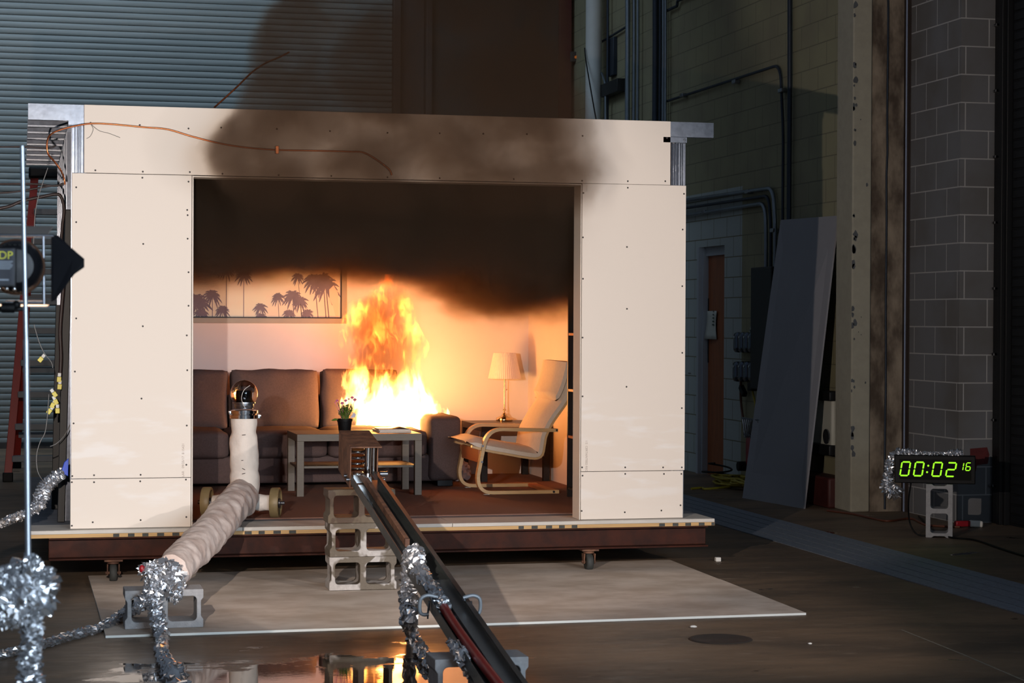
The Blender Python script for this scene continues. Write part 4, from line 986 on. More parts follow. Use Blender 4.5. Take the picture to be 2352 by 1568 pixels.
# foil head at the lower end of the boom, and foil sleeved cables
def crumple(mb, c, r, seed, n=46, amp=.55, sq=(1,1,1), jit=.0065):
    mb.blob(c, r, n, amp, 4., seed, sq); rr = random.Random(seed)
    k0 = len(mb.v)-n*(n//2+1)
    for i in range(k0+n, len(mb.v)-n): mb.v[i] += V((rr.uniform(-jit,jit), rr.uniform(-jit,jit), rr.uniform(-jit,jit)))
    return mb
def flakes(mb, c, r, cnt, seed, s=.03):
    rr = random.Random(seed)
    for k in range(cnt):
        d = V((rr.gauss(0,1), rr.gauss(0,1), rr.gauss(0,1))).normalized(); p = V(c)+d*r*rr.uniform(.75,1.1); u = d.orthogonal().normalized()*s*rr.uniform(.4,1); w = d.cross(u).normalized()*s*rr.uniform(.3,1)
        mb.add([p-u, p+w*.7+d*s*.3, p+u*.8+d*s*.5, p-w*.6+d*s*.2], [(0,1,2),(0,2,3)])
    return mb
mb = MB(); hc = onY(372, 1335, -2.03)
crumple(mb, onY(380,1322,-2.02), .088, 5, sq=(1.0,1,.85)); crumple(mb, onY(352,1306,-2.06), .055, 9, sq=(1.2,1,.6)); crumple(mb, onY(398,1352,-2.0), .055, 11, sq=(1,1,1.1)); crumple(mb, onY(352,1352,-2.08), .052, 12, sq=(.9,1,1.4))
flakes(mb, onY(375,1330,-2.03), .10, 34, 3, .034)
fh = tag(mb.build('foil_wrap', M('foil')), 'crumpled foil bundle wrapping the lower end of the white boom', 'foil wrap')
q = onY(326, 1306, -2.09); mb = MB(); mb.blob(q, .014, 12, .1, 2, 1, (1,1,1.5)); mb.build('red_cap', M('red_machine'), fh, smooth=60)
mb = MB(); foil_tube(mb, [onZ(-40,1512,.02), onZ(60,1490,.02), onZ(150,1464,.02), onZ(230,1441,.02), onY(285,1410,-1.75), onY(325,1385,-2.05), onY(346,1366,-2.08)], [.020,.021,.022,.023,.028,.034,.04], 12)
tag(mb.build('foil_cable', M('foil')), 'foil sleeved cable running left across the floor from the foil bundle', 'foil cable')
mb = MB(); foil_tube(mb, [onY(352,1378,-2.13), onY(364,1430,-2.20), onY(372,1468,-2.32), onZ(372,1500,.03), onZ(386,1528,.03), onZ(402,1556,.04), onZ(408,1600,.04), onZ(415,1680,.04)], [.038,.036,.032,.028,.03,.044,.046,.04], 12)
flakes(mb, onZ(398,1545,.03), .05, 14, 8, .03)
tag(mb.build('foil_cable', M('foil')), 'foil sleeved cable dropping from the foil bundle towards the viewer', 'foil cable')

# ================================================================== CINDER BLOCKS
def cinder(name_loc, m, label, rotz=0., upright=False, group='concrete blocks', L=.395, H=.195, D=.195, th=.034):
    """two-cell block lying on its side: the cells open towards -Y"""
    o_ = V(name_loc); mb = MB(); hx, hz = L/2, H
    # outline with shallow end grooves, two rounded cells
    def cell(x0, x1, z0, z1, r=.022):
        pts = []
        for (cx_, cz_, a0) in ((x1-r, z0+r, -90), (x1-r, z1-r, 0), (x0+r, z1-r, 90), (x0+r, z0+r, 180)):
            for k in range(5): a = math.radians(a0+22.5*k); pts.append((cx_+r*math.cos(a), cz_+r*math.sin(a)))
        return pts
    out = [(-hx,0),(hx,0),(hx,H*.22),(hx-.012,H*.30),(hx-.012,H*.70),(hx,H*.78),(hx,H),(-hx,H),(-hx,H*.78),(-hx+.012,H*.70),(-hx+.012,H*.30),(-hx,H*.22)]
    cs = [cell(-hx+th, -.018, th, H-th), cell(.018, hx-th, th, H-th)]
    bm = bmesh.new()
    loops = []
    for pl_ in [out]+cs:
        vs = [bm.verts.new((u, 0, v)) for u, v in pl_]; loops.append([bm.edges.new((vs[i], vs[(i+1)%len(vs)])) for i in range(len(vs))])
    bmesh.ops.triangle_fill(bm, use_beauty=True, edges=[e for l in loops for e in l])
    # drop faces filling the cells
    def inside(p, poly):
        c = False; j = len(poly)-1
        for i in range(len(poly)):
            if (poly[i][1] > p[1]) != (poly[j][1] > p[1]) and p[0] < (poly[j][0]-poly[i][0])*(p[1]-poly[i][1])/(poly[j][1]-poly[i][1])+poly[i][0]: c = not c
            j = i
        return c
    kill = [f for f in bm.faces if any(inside((f.calc_center_median().x, f.calc_center_median().z), c_) for c_ in cs)]
    bmesh.ops.delete(bm, geom=kill, context='FACES_ONLY')
    ex = bmesh.ops.extrude_face_region(bm, geom=list(bm.faces)); bmesh.ops.translate(bm, verts=[g for g in ex['geom'] if isinstance(g, bmesh.types.BMVert)], vec=(0, D, 0))
    bmesh.ops.recalc_face_normals(bm, faces=bm.faces)
    me = bpy.data.meshes.new('cinder_block'); bm.to_mesh(me); bm.free()
    o = bpy.data.objects.new('cinder_block', me); COL.objects.link(o); me.materials.append(m); o.location = o_; o['_w'] = tuple(o_)
    if upright: o.rotation_euler = (0, -PI/2, rotz)
    else: o.rotation_euler = (0, 0, rotz)
    bv = o.modifiers.new('bevel','BEVEL'); bv.width = .004; bv.segments = 2; bv.limit_method = 'ANGLE'
    return tag(o, label, 'concrete block', group)
ZBD = .0135
sx = 1.648
cinder((sx, -.75, ZBD), M('stain_a'), 'bottom block of the stack of three under the steel trough', -.02)
cinder((sx+.0, -.76, ZBD+.196), M('stain_b'), 'middle block of the stack of three under the steel trough', .01)
cinder((sx-.012, -.765, ZBD+.392), M('stain_c'), 'rust stained top block of the stack carrying the steel trough', .0)
cinder((.418, -2.02, ZBD), M('cmu'), 'grey block on the board supporting the white boom end', .0)
cinder((1.556, -4.33, .0), M('cmu'), 'grey block at bottom right under the near end of the trough', .0)

# ================================================================== FLOOR BOARDS
def board(P, z0, z1, label):
    mb = MB(); n = len(P); mb.add([V((p[0],p[1],z0)) for p in P]+[V((p[0],p[1],z1)) for p in P], [tuple(range(n))[::-1], tuple(range(n,2*n))]+[(i,(i+1)%n,(i+1)%n+n,i+n) for i in range(n)])
    o = mb.build('floor_sheet', [M('cement_board'), M('board_edge')])
    for f in o.data.polygons: f.material_index = 0 if abs(f.normal.z) > .5 else 1
    return tag(o, label, 'board', 'boards on the floor')
board([(.118,-2.20),(3.845,-2.14),(3.87,-.66),(.116,-.90)], .0005, .0125, 'front board lying on the floor with pale cut edge')
board([(.116,-.896),(3.87,-.655),(3.885,.39),(.112,.27)], .0005, .0105, 'rear board lying on the floor reaching under the platform')
# ================================================================== STEEL TROUGH WITH SENSOR
T0 = V((1.648, -.80, .645)); T1 = V((1.518, -5.3, .082)); td = (T1-T0).normalized(); tx = td.cross(V((0,0,1))).normalized(); tx = -tx if tx.x < 0 else tx; tu = tx.cross(td); tu = tu if tu.z > 0 else -tu
def TP(s, a, u): return T0+td*s+tx*a+tu*u
def tbox(mb, s0, s1, a0, a1, u0, u1):
    q = [TP(s, a, u) for s in (s0, s1) for a, u in ((a0,u0),(a1,u0),(a1,u1),(a0,u1))]
    return mb.add(q, [(0,1,2,3),(7,6,5,4),(0,4,5,1),(1,5,6,2),(2,6,7,3),(3,7,4,0)])
t = thing('steel_trough', T0, 'long dark steel trough sloping from the block stack to the foreground', 'trough')
TL = (T1-T0).length; W2 = .086
mb = MB(); tbox(mb, -.06, TL, -W2, W2, -.004, 0); tbox(mb, -.06, TL, -W2, -W2+.004, 0, .05); tbox(mb, -.06, TL, W2-.004, W2, 0, .05); tbox(mb, -.06, TL, W2-.022, W2-.004, .046, .05)
mb.build('channel', M('steel_dark'), t, bevel=.0012)
mb = MB(); tbox(mb, -.02, 1.62, -.014, .010, .0005, .042); mb.build('inner_bar', M('rust'), t, bevel=.003)
mb = MB(); tbox(mb, 2.35, TL, .01, W2-.005, .0005, .016); mb.build('wet_strip', M('steel_clean'), t)
# hood
mb = MB(); hs0, hs1 = -.52, .02
tbox(mb, hs0, hs1, -.092, .092, .205, .213); hd = mb.build('hood_top', M('rust'), t, bevel=.002)
mb = MB(); tbox(mb, hs0, hs1, -.092, -.084, -.03, .205); mb.build('hood_side', M('rust'), t, bevel=.002)
mb = MB(); tbox(mb, hs0, -.12, .084, .092, .03, .205); mb.build('hood_side', M('rust'), t, bevel=.002)
mb = MB(); tbox(mb, hs0, hs1, -.084, .084, -.03, -.024); mb.build('hood_floor', M('rust'), t)
sn = MB()
sn.cyl(TP(-.10,.028,.03), TP(-.10,.028,.20), .020, n=20); sn.cyl(TP(-.06,.056,.03), TP(-.06,.056,.20), .008, n=12); sn.cyl(TP(-.14,.06,.03), TP(-.14,.06,.20), .010, n=12)
for u in (.055,.085,.12,.155,.185): sn.lathe([(.0,-.007),(.052,-.007),(.055,0),(.052,.007),(.0,.007)], TP(-.17,-.03,u), 28, tu)
tbox(sn, -.05, .05, -.076, -.008, .004, .055); tbox(sn, -.03, .07, -.006, .03, .004, .046)
sn.build('chrome_sensor', M('chrome'), t, smooth=35, bevel=.002)
for s_, a, u_, l_, r_ in ((.01,-.098,.02,.012,.011),(.02,.1,.02,.012,.011),(-.1,-.098,.02,.012,.011),(-.02,.112,.045,.022,.014)):
    mb = MB(); mb.cyl(TP(s_,a-l_,u_), TP(s_,a+l_,u_), r_, n=12); mb.build('bolt', M('galv'), t, smooth=40)
# C clamps on the trough edges
def ttrace(px, py, a, u):
    """station along the trough where the point (a, u) of its section lies nearest to a picture row"""
    best = None
    for k in range(int(TL*100)):
        p = R3.transposed() @ (TP(k/100, a, u)-CAM); yy = CY-F*p.z/p.y
        if best is None or abs(yy-py) < best[0]: best = (abs(yy-py), k/100)
    return best[1]
s1 = ttrace(0, 1378, -W2, .05); s2 = ttrace(0, 1378, W2, .05)
for sg_, st, lab in ((-1, s1, 'grey C clamp gripping the left edge of the steel trough'), (1, s2, 'grey C clamp gripping the right edge of the steel trough')):
    c = TP(st, sg_*W2, .05); b = sg_
    P = [c+tx*(-b*.03)+tu*.012, c+tx*(b*.012)+tu*.022, c+tx*(b*.042)+tu*.010, c+tx*(b*.050)+tu*-.02, c+tx*(b*.046)+tu*-.055, c+tx*(b*.03)+tu*-.066, c+tx*(b*.008)+tu*-.064]
    mb = MB(); mb.tube(spline(P, 5), .0085, 8); o = tag(mb.build('c_clamp', mat('clamp_gray', (168,174,180), .45, .3, var=.1), smooth=50), lab, 'clamp', 'C clamps on the trough')
    mb = MB(); mb.cyl(c+tx*(b*.012)+tu*-.062, c+tx*(b*.006)+tu*-.004, .005, n=10); mb.cyl(c+tx*(b*.012)+tu*-.085, c+tx*(b*.012)+tu*-.06, .004, n=8); mb.cyl(c+tx*(-b*.024)+tu*.0, c+tx*(-b*.024)+tu*.014, .009, n=12); mb.build('screw', M('galv'), o, smooth=50)
# hose and foil sleeves
sh = ttrace(0, 1392, -.03, .02); sf = ttrace(0, 1290, -.03, .03)
mb = MB(); mb.tube(spline([TP(sh,-.035,.03), TP(sh+.3,-.036,.024), TP(sh+.8,-.028,.024), TP(sh+1.3,-.012,.024), TP(sh+1.9,-.0,.024), TP(TL-.05,.005,.024)], 8), .0215, 14)
tag(mb.build('red_hose', M('hose_red'), smooth=60), 'red hose lying in the steel trough below the foil sleeve', 'hose')
mb = MB()
foil_tube(mb, [TP(sf-.04,-.03,.075), TP(sf+.10,-.045,.06), TP(sf+.3,-.05,.05), TP(sh-.1,-.04,.04), TP(sh+.06,-.035,.032)], [.036,.040,.034,.032,.028], 10)
flakes(mb, TP(sf+.05,-.04,.07), .045, 16, 4, .03)
q0 = TP(sf-.03,-.045,.075); yb2 = q0.y
foil_tube(mb, [q0, onY(948,1300,yb2-.06)+V((0,0,.0)), onY(940,1330,yb2-.1), onY(936,1362,yb2-.14), onY(942,1395,yb2-.22), onY(938,1425,yb2-.35), onZ(946,1455,.03), onZ(962,1485,.03), onZ(980,1512,.028), onZ(1000,1535,.028)], [.036,.046,.040,.034,.042,.038,.032,.028,.026,.024,.02], 10)
tag(mb.build('foil_hose', M('foil')), 'foil sleeved hose looping over the left edge of the steel trough', 'foil hose')
mb = MB(); foil_tube(mb, [onY(1036,1474,-4.10), onY(1052,1492,-4.30), onY(1070,1525,-4.42), onZ(1098,1562,.03), onZ(1130,1600,.03)], [.016,.024,.026,.026,.024], 10)
tag(mb.build('foil_cable', M('foil')), 'short foil cable beside the trough over the bottom right block', 'foil cable')

# ================================================================== LEFT FOREGROUND: LAMP AND ROD
LY = -6.8
lc = onY(38, 612, LY)
t = thing('stage_lamp', (lc.x, LY, lc.z-.12), 'black stage lamp with barn doors at the left picture edge', 'stage lamp')
mb = MB(); mb.lathe([(.0,-.075),(.045,-.072),(.062,-.055),(.07,-.03),(.07,.045),(.078,.05),(.078,.062),(.070,.064),(.066,.03),(.03,-.01),(.0,-.02)], lc, 44, (0,1,0)); mb.build('housing', M('lamp_black'), t, smooth=40)
mb = MB(); mb.lathe([(.071,-.012),(.076,-.008),(.076,.008),(.071,.012)], lc, 44, (0,1,0)); mb.build('ring', mat('lamp_ring', (120,86,66), .35, .6, var=.2), t, smooth=40)
mb = MB(); mb.box((lc.x-.075, LY-.083, lc.z-.058), (lc.x-.0, LY-.05, lc.z+.05)); bk = mb.build('rear_box', M('lamp_black'), t, bevel=.004)
mb = MB(); mb.box((lc.x-.07, LY-.0842, lc.z-.05), (lc.x-.006, LY-.083, lc.z+.045)); lp = mb.build('label_plate', mat('label_bg', (34,38,50), .5, var=0), t)
p = onY(3, 591, LY-.085); text('.DP', 'lettering', M('label_yellow'), lp, (p.x-.014, LY-.0848, p.z-.004), (PI/2,0,0), .030, .0004)
for k, w in enumerate((.056,.052,.056,.054,.05)): mb = MB(); mb.box((lc.x-.066, LY-.0848, lc.z+.010-.0048*k), (lc.x-.066+w, LY-.0842, lc.z+.0125-.0048*k)); mb.build('label_line', M('label_lines'), lp)
mb = MB(); mb.box((lc.x-.066, LY-.0848, lc.z-.04), (lc.x-.02, LY-.0842, lc.z-.036)); mb.build('label_line', M('label_lines'), lp)
mb = MB()
for k in range(9): mb.box((lc.x-.06+.013*k, LY-.0765, lc.z+.055), (lc.x-.053+.013*k, LY-.07, lc.z+.058))
mb.build('vents', M('black_plastic'), t)
for k in range(3): mb = MB(); mb.blob((lc.x-.045+.02*k, LY-.08, lc.z-.062), .006, 10, 0); mb.build('screw', M('chrome'), t, smooth=60)
ly1 = LY+.07
def flap(pts, nm, mm='lamp_black'):
    mb = MB(); n = len(pts); c_ = sum((V(p) for p in pts), V())/n; nn = (V(pts[1])-V(pts[0])).cross(V(pts[2])-V(pts[0])).normalized()*.0012
    mb.add([V(p)-nn for p in pts]+[V(p)+nn for p in pts], [tuple(range(n))[::-1], tuple(range(n,2*n))]+[(i,(i+1)%n,(i+1)%n+n,i+n) for i in range(n)])
    return mb.build(nm, M(mm), t)
w_, h_ = .082, .082
tip = onY(193, 604, LY+.16); tp2 = onY(118, 541, ly1); bt2 = onY(118, 692, ly1)
flap([tp2, onY(133,541,LY+.09), onY(176,580,LY+.14), tip+V((0,0,.012)), tip+V((0,0,-.012)), onY(170,630,LY+.14), onY(126,690,LY+.09), bt2], 'barn_door')
flap([(lc.x-w_,ly1,lc.z-h_), (lc.x-w_-.06,ly1+.07,lc.z-.03), (lc.x-w_-.06,ly1+.07,lc.z+.03), (lc.x-w_,ly1,lc.z+h_)], 'barn_door')
zt = onY(60, 536, ly1).z; zf = onY(60, 520, ly1+.16).z; zb = onY(60, 704, ly1).z
flap([(lc.x-.10,ly1,zt-.004), (lc.x+.082,ly1,zt-.004), (lc.x+.10,ly1+.16,zf), (lc.x-.10,ly1+.16,zf)], 'barn_door', 'flap_lit')
flap([(lc.x-.10,ly1,zb), (lc.x+.082,ly1,zb), (lc.x+.09,ly1+.16,zb+.006), (lc.x-.10,ly1+.16,zb+.006)], 'barn_door', 'flap_lit')
mb = MB(); mb.tube([(lc.x+.072,ly1-.004,zt-.008),(lc.x+.074,ly1-.004,zb+.006)], .004, 8); mb.tube([(lc.x-.08,ly1-.004,zt-.006),(lc.x+.1,ly1-.004,zt-.006)], .0045, 8); mb.tube([(lc.x-.03,ly1-.004,zb+.012),(lc.x+.07,ly1-.004,zb+.012)], .005, 8)
mb.build('barn_door_frame', M('galv'), t, smooth=60)
mb = MB(); mb.tube(spline([(lc.x-.085,LY,lc.z), (lc.x-.085,LY,lc.z-.09), (lc.x-.05,LY,lc.z-.115), (lc.x+.02,LY,lc.z-.115)], 6), .006, 8); mb.cyl((lc.x-.06,LY,lc.z-.115),(lc.x-.06,LY,.0),.011,n=14); mb.build('yoke_and_stand', M('lamp_black'), t, smooth=50)
mb = MB(); mb.cyl((lc.x-.04,LY-.02,lc.z-.113),(lc.x-.005,LY-.02,lc.z-.113),.014,n=16); mb.blob((lc.x-.0,LY-.02,lc.z-.105),.012,12,.1); mb.build('tilt_knob', M('black_plastic'), t, smooth=50)
# thin rod with foil bundle
RY = -7.05
r0 = onY(51, 335, RY); r1 = onY(60, 780, RY); r2 = onY(69, 1290, RY)
t = thing('sensor_stand', (r2.x, RY, 0), 'thin bright metal rod standing in a foil bundle at left front', 'stand')
mb = MB(); mb.tube([r0, r1], .0062, 14); mb.tube([r1-V((0,0,.0)), r2-V((0,0,.4))], .0078, 14); mb.build('rod', M('alu'), t, smooth=50)
mb = MB(); crumple(mb, onY(55,1358,RY), .072, 21, sq=(1.12,1,.95)); crumple(mb, onY(88,1335,RY), .038, 22); crumple(mb, onY(10,1345,RY), .04, 25); crumple(mb, onY(72,1300,RY), .026, 23); crumple(mb, onY(20,1395,RY), .045, 24)
flakes(mb, onY(55,1358,RY), .070, 40, 6, .014); mb.build('foil_bundle', M('foil'), t)
mb = MB(); b0 = onY(72,1420,RY); foil_tube(mb, [b0+V((0,0,.06)), b0, onY(74,1480,RY), onY(70,1540,RY), onY(72,1620,RY), V((b0.x,RY,.25)), V((b0.x+.005,RY,.004))], [.035,.028,.026,.030,.03,.028,.03], 10); mb.build('foil_sleeve', M('foil'), t)

# ================================================================== LADDER AND CABLES BEHIND LEFT
t = thing('step_ladder', (.1, 8.6, 0), 'red and silver step ladder standing behind the test room at left', 'step ladder')
f0 = onZ(18, 1106, .0); ftop = onY(80, 405, f0.y+.55); g0 = onZ(38, 1075, 0); gtop = onY(79, 405, f0.y+.62)
x2 = .62
def rail(a, b, dx, nm='rail'):
    mb = MB(); mb.obox(a+V((dx,0,.06)), b+V((-dx*.25 if dx else 0,0,0)), .075, .03, (0,1,0)); return mb.build(nm, M('ladder_red'), t, bevel=.004)
rail(f0, ftop, 0); rail(g0, gtop, 0); 
f0b = f0+V((.85,0,0)); ftb = ftop+V((.5,0,0)); g0b = g0+V((.85,0,0)); gtb = gtop+V((.5,0,0))
rail(f0b, ftb, 0); rail(g0b, gtb, 0)
for py in (1048, 976, 903, 831, 757, 690, 620, 550, 480):
    zz = onY(60, py, f0.y+.2).z; f = zz/ftop.z; a = f0.lerp(ftop, f); b = f0b.lerp(ftb, f)
    mb = MB(); mb.box((a.x+.02, a.y-.05, zz-.04), (b.x-.02, a.y+.05, zz+.02)); mb.build('step', M('step_alu'), t, bevel=.004)
for f in (.12, .35, .6): a = g0.lerp(gtop, f); b = g0b.lerp(gtb, f); mb = MB(); mb.box((a.x, a.y-.012, a.z-.03), (b.x, a.y+.012, a.z+.03)); mb.build('rear_brace', M('step_alu'), t)
mb = MB(); mb.box((ftop.x-.06, ftop.y-.1, ftop.z-.02), (ftb.x+.06, gtop.y+.12, ftop.z+.09)); mb.build('top_cap', M('black_plastic'), t, bevel=.02)
for p_ in (f0, g0, f0b, g0b): mb = MB(); mb.box((p_.x-.05,p_.y-.04,0),(p_.x+.05,p_.y+.04,.09)); mb.build('foot', M('black_plastic'), t, bevel=.008)
def cable(pts, r, m, label, nm='cable', cat='cable', group=None, k=8):
    mb = MB(); mb.tube(spline(pts, k), r, 7); return tag(mb.build(nm, M(m), smooth=60), label, cat, group)
# copper tubes on the header
o = cable([onY(149,424,-.03), onY(147,410,-.03), onY(140,392,-.05), onY(126,372,-.07), onY(110,352,-.1), onY(109,322,-.1), onY(122,305,-.08), onY(160,292,-.05), onY(205,284,-.02), onY(255,285,-.012), onY(330,292,-.012), onY(385,297,-.012), onY(440,313,-.012), onY(500,328,-.012), onY(560,338,-.012), onY(632,344,-.012), onY(720,346,-.012), onY(800,348,-.012), onY(840,352,-.012), onY(890,385,-.012), onY(900,402,-.012)], .0055, 'copper', 'thin copper tube looping from the left studs across the header', 'copper_tube', 'tube')
c = onY(636.5, 344, -.01); mb = MB(); mb.box((c.x-.010, -.018, c.z-.024), (c.x+.010, -.0005, c.z+.024)); mb.build('clamp_plate', M('copper'), o, bevel=.002)
cable([onY(492,247,.3), onY(520,222,.25), onY(548,196,.2), onY(580,165,.1), onY(610,145,.0), onY(640,132,-.1), onY(664,120,-.2)], .006, 'copper', 'copper tube rising above the header into the smoke', 'copper_tube', 'tube')
cable([onY(207,283,-.006), onY(214,296,-.004), onY(208,312,-.003), onY(199,318,-.003)], .0016, 'wire_gray', 'short grey wire end curling down the header near its left end', 'wire', 'wire')
cable([onY(209,285,-.006), onY(228,300,-.004), onY(250,306,-.003), onY(276,316,-.003)], .0016, 'wire_gray', 'longer grey wire end trailing right on the header left end', 'wire', 'wire')
for i, (P, lab) in enumerate((
   (((-20,423),(40,422),(90,423),(126,427),(146,421)), 'uppermost dark wire reaching the left studs from the left edge'),
   (((-20,444),(30,441),(75,434),(110,428),(146,424)), 'second dark wire reaching the left studs from the left edge'),
   (((-20,482),(20,474),(50,462),(95,452),(128,446),(140,452),(147,480),(143,520),(140,560)), 'thick dark wire arching to the studs and turning down'),
   (((-20,338),(30,337),(60,337),(110,340),(128,335)), 'dark wire passing behind the rod tip to the joist ends'))):
    cable([onY(a, b, .35) for a, b in P], (.006,.006,.010,.005)[i], 'wire_dark', lab, 'wire', 'wire', 'wires at the left studs')
for i, (P, lab) in enumerate((
   (((110,385),(98,420),(86,460),(80,500),(77,560)), 'thin bright wire hanging from the joist ends to the lamp'),
   (((78,745),(88,780),(100,808),(118,832),(121,845)), 'thin wire beside the upper yellow connector on the ladder'),
   (((112,905),(110,940),(104,990),(92,1015),(84,1045),(86,1080),(98,1102),(106,1102)), 'thin grey wire looping from the connectors down to the foil cable'),
   (((161,975),(148,1000),(130,1018),(115,1025)), 'thin wire sagging from the front panel edge to the black strip'))):
    cable([onY(a, b, .2) for a, b in P], .0028, 'wire_gray', lab, 'wire', 'wire', 'thin wires at the left side')
for i, (px, py, an, lab) in enumerate(((95,823,.9,'yellow plug dangling before the ladder above the others'),(137,885,1.5,'yellow plug highest of the bunch at the black strip'),(124,903,2.2,'yellow plug just below the highest one of the bunch'),(122,928,1.1,'yellow plug in the middle of the bunch'),(115,942,.9,'left lowest yellow plug of the bunch'),(132,940,1.6,'right lowest yellow plug of the bunch'),(127,920,2.0,'yellow plug behind the middle one of the bunch'),(136,868,1.5,'yellow plug above the bunch on the black strip'))):
    c = onY(px, py, .28); d = V((math.cos(an),0,math.sin(an)))*.024
    mb = MB(); mb.obox(c-d, c+d*.3, .026, .014, (0,1,0)); o = tag(mb.build('thermocouple_plug', M('conn_yellow'), bevel=.002), lab, 'plug', 'yellow plugs at the left side')
    mb = MB(); mb.obox(c+d*.35, c+d*1.3, .020, .012, (0,1,0)); mb.build('plug_tip', M('conn_white'), o, bevel=.002)
cable([onY(137,872,.3), onY(140,820,.3), onY(138,760,.3), onY(142,700,.3), onY(146,640,.3), onY(140,570,.33)], .012, 'wire_dark', 'bundle of dark wires running up the open left studs', 'wire', 'wire')
mb = MB(); foil_tube(mb, [onY(147,1083,.10), onY(125,1098,.05), onY(104,1118,.0), onY(94,1142,-.05), onY(88,1160,-.06), onY(62,1178,-.08), onY(30,1190,-.25), onY(0,1204,-.45), onY(-60,1226,-.8)], [.028,.034,.036,.038,.036,.022,.024,.022,.024], 10)
tag(mb.build('foil_cable', M('foil')), 'foil sleeved cable climbing from the left edge to the blue tape', 'foil cable')
q = onY(152,1073,.06); mb = MB(); mb.add([q+V((-.03,0,-.03)), q+V((.012,0,-.055)), q+V((.014,0,.055)), q+V((-.012,0,.03)), q+V((-.03,.02,-.03)), q+V((.012,.02,-.055)), q+V((.014,.02,.055)), q+V((-.012,.02,.03))], [(0,1,2,3),(7,6,5,4),(0,4,5,1),(1,5,6,2),(2,6,7,3),(3,7,4,0)])
tag(mb.build('blue_tape', M('tape_blue'), bevel=.003), 'blue tape holding the foil cable at the left panel edge', 'tape')
# cords on the floor at right
def floor_cord(P, lab, m='cord_brown', r=.009): cable([onZ(a, b, .009) for a, b in P], r, m, lab, 'power_cord', 'cord', None)
floor_cord(((1900,1172),(1960,1180),(2005,1190),(2040,1196),(2090,1190),(2115,1200),(2135,1206),(2205,1210)), 'brown cord running along the wall foot behind the timer')
floor_cord(((2110,1185),(2130,1205),(2150,1222),(2185,1234),(2240,1240),(2300,1260),(2380,1285)), 'black cord curving past the timer block to the right edge', 'black_plastic', .007)
q = onZ(2210, 1211); mb = MB(); mb.obox(q+V((-.06,0,.03)), q+V((.06,0,.03)), .05, .045); o = tag(mb.build('plug', M('red_machine'), bevel=.008), 'red and white plug lying behind the timer block', 'plug')
mb = MB(); mb.obox(q+V((.06,0,.03)), q+V((.16,-.02,.025)), .06, .05); mb.build('plug_end', M('conn_white'), o, bevel=.012)

# ================================================================== THE TIMER
cb = onZ(2157, 1235); kb = cb.y; TR = -math.atan2(cb.x-CAM.x, cb.y-CAM.y)
o = cinder((cb.x+.0975*math.cos(TR), kb+.0975*math.sin(TR), .1975), M('cmu'), 'grey block standing on end under the lit timer', TR, True, 'concrete blocks')
tc = onY(2147, 1108, kb+.04); sc = (tc-CAM).length/F; TYm = tc.y
a = V((tc.x-89*sc, TYm, 0)); b_ = V((tc.x+89*sc, TYm, 0)); zc0, zc1 = .398, .398+63*sc
t = thing('digital_timer', (tc.x, TYm, zc0), 'black digital timer glowing green on an upended concrete block', 'timer'); timer = t
mb = MB(); mb.box((a.x, TYm, zc0), (b_.x, TYm+.10, zc1)); mb.build('housing', M('black_plastic'), t, bevel=.006)
mb = MB(); mb.box((a.x+.035, TYm-.003, zc0+.028), (b_.x-.03, TYm+.002, zc1-.03)); ds = mb.build('display', M('display'), t)
SEG = {'0':'abcdef','1':'bc','2':'abged','6':'afgedc'}
def digit(ch, x0, z0, w, h, th):
    sl = .16; r = MB(); 
    def seg(p, q):
        hz = abs(p[1]-q[1]) < 1e-6; e = th*.55; k = th/2
        (u0,v0),(u1,v1) = p, q
        if hz: pl_ = [(u0+e*.4,v0),(u0+e,v0+k),(u1-e,v0+k),(u1-e*.4,v0),(u1-e,v0-k),(u0+e,v0-k)]
        else: pl_ = [(u0,v0-e*.4),(u0+k,v0-e),(u0+k,v1+e),(u0,v1+e*.4),(u0-k,v1+e),(u0-k,v0-e)]
        r.prism([(x0+u+sl*v, z0+v) for u, v in pl_], lambda u, v, t_: (u, t_, v), TYm-.006, TYm-.0032)
    A = dict(a=((0,h),(w,h)), d=((0,0),(w,0)), g=((0,h/2),(w,h/2)), f=((0,h),(0,h/2)), e=((0,h/2),(0,0)), b=((w,h),(w,h/2)), c=((w,h/2),(w,0)))
    for s_ in SEG[ch]: seg(*A[s_])
    return r.build('digit', M('glow_green'), ds)
zz = lambda py: zc0+(1108-py)*sc
for ch, px in (('0',2070),('0',2100),('0',2140.5),('2',2171)): digit(ch, a.x+(px-2058)*sc, zz(1091), 18.5*sc, 30.5*sc, 3.4*sc)
for ch, px in (('1',2198.5),('6',2214)): digit(ch, a.x+(px-2058)*sc, zz(1077), 9.5*sc, 17*sc, 2.2*sc)
mb = MB()
for px, py in ((2132.5,1068),(2130,1082.5)): mb.lathe([(.0,0),(2.2*sc,0),(2.2*sc,.003),(.0,.003)], (a.x+(px-2058)*sc, TYm-.006, zz(py)), 14, (0,1,0))
mb.build('colon', M('glow_green'), ds)
mb = MB()
P = [V((a.x+.01+(b_.x-a.x-.1)*k/9, TYm+.05, zc1+.012)) for k in range(10)]
foil_tube(mb, P[:4], [.03,.034,.024], 6); foil_tube(mb, P[3:8], [.014,.012,.014], 6); foil_tube(mb, P[7:10], [.02,.032,.03], 6)
foil_tube(mb, [V((a.x+.02,TYm+.06,zc1+.01)), V((a.x-.03,TYm+.06,zc1-.05)), V((a.x-.045,TYm+.06,zc0+.03)), V((a.x-.05,TYm+.06,zc0-.04)), V((a.x+.0,TYm+.06,zc0-.075)), V((a.x+.03,TYm+.06,zc0-.03))], [.03,.03,.04,.048,.05,.04], 8)
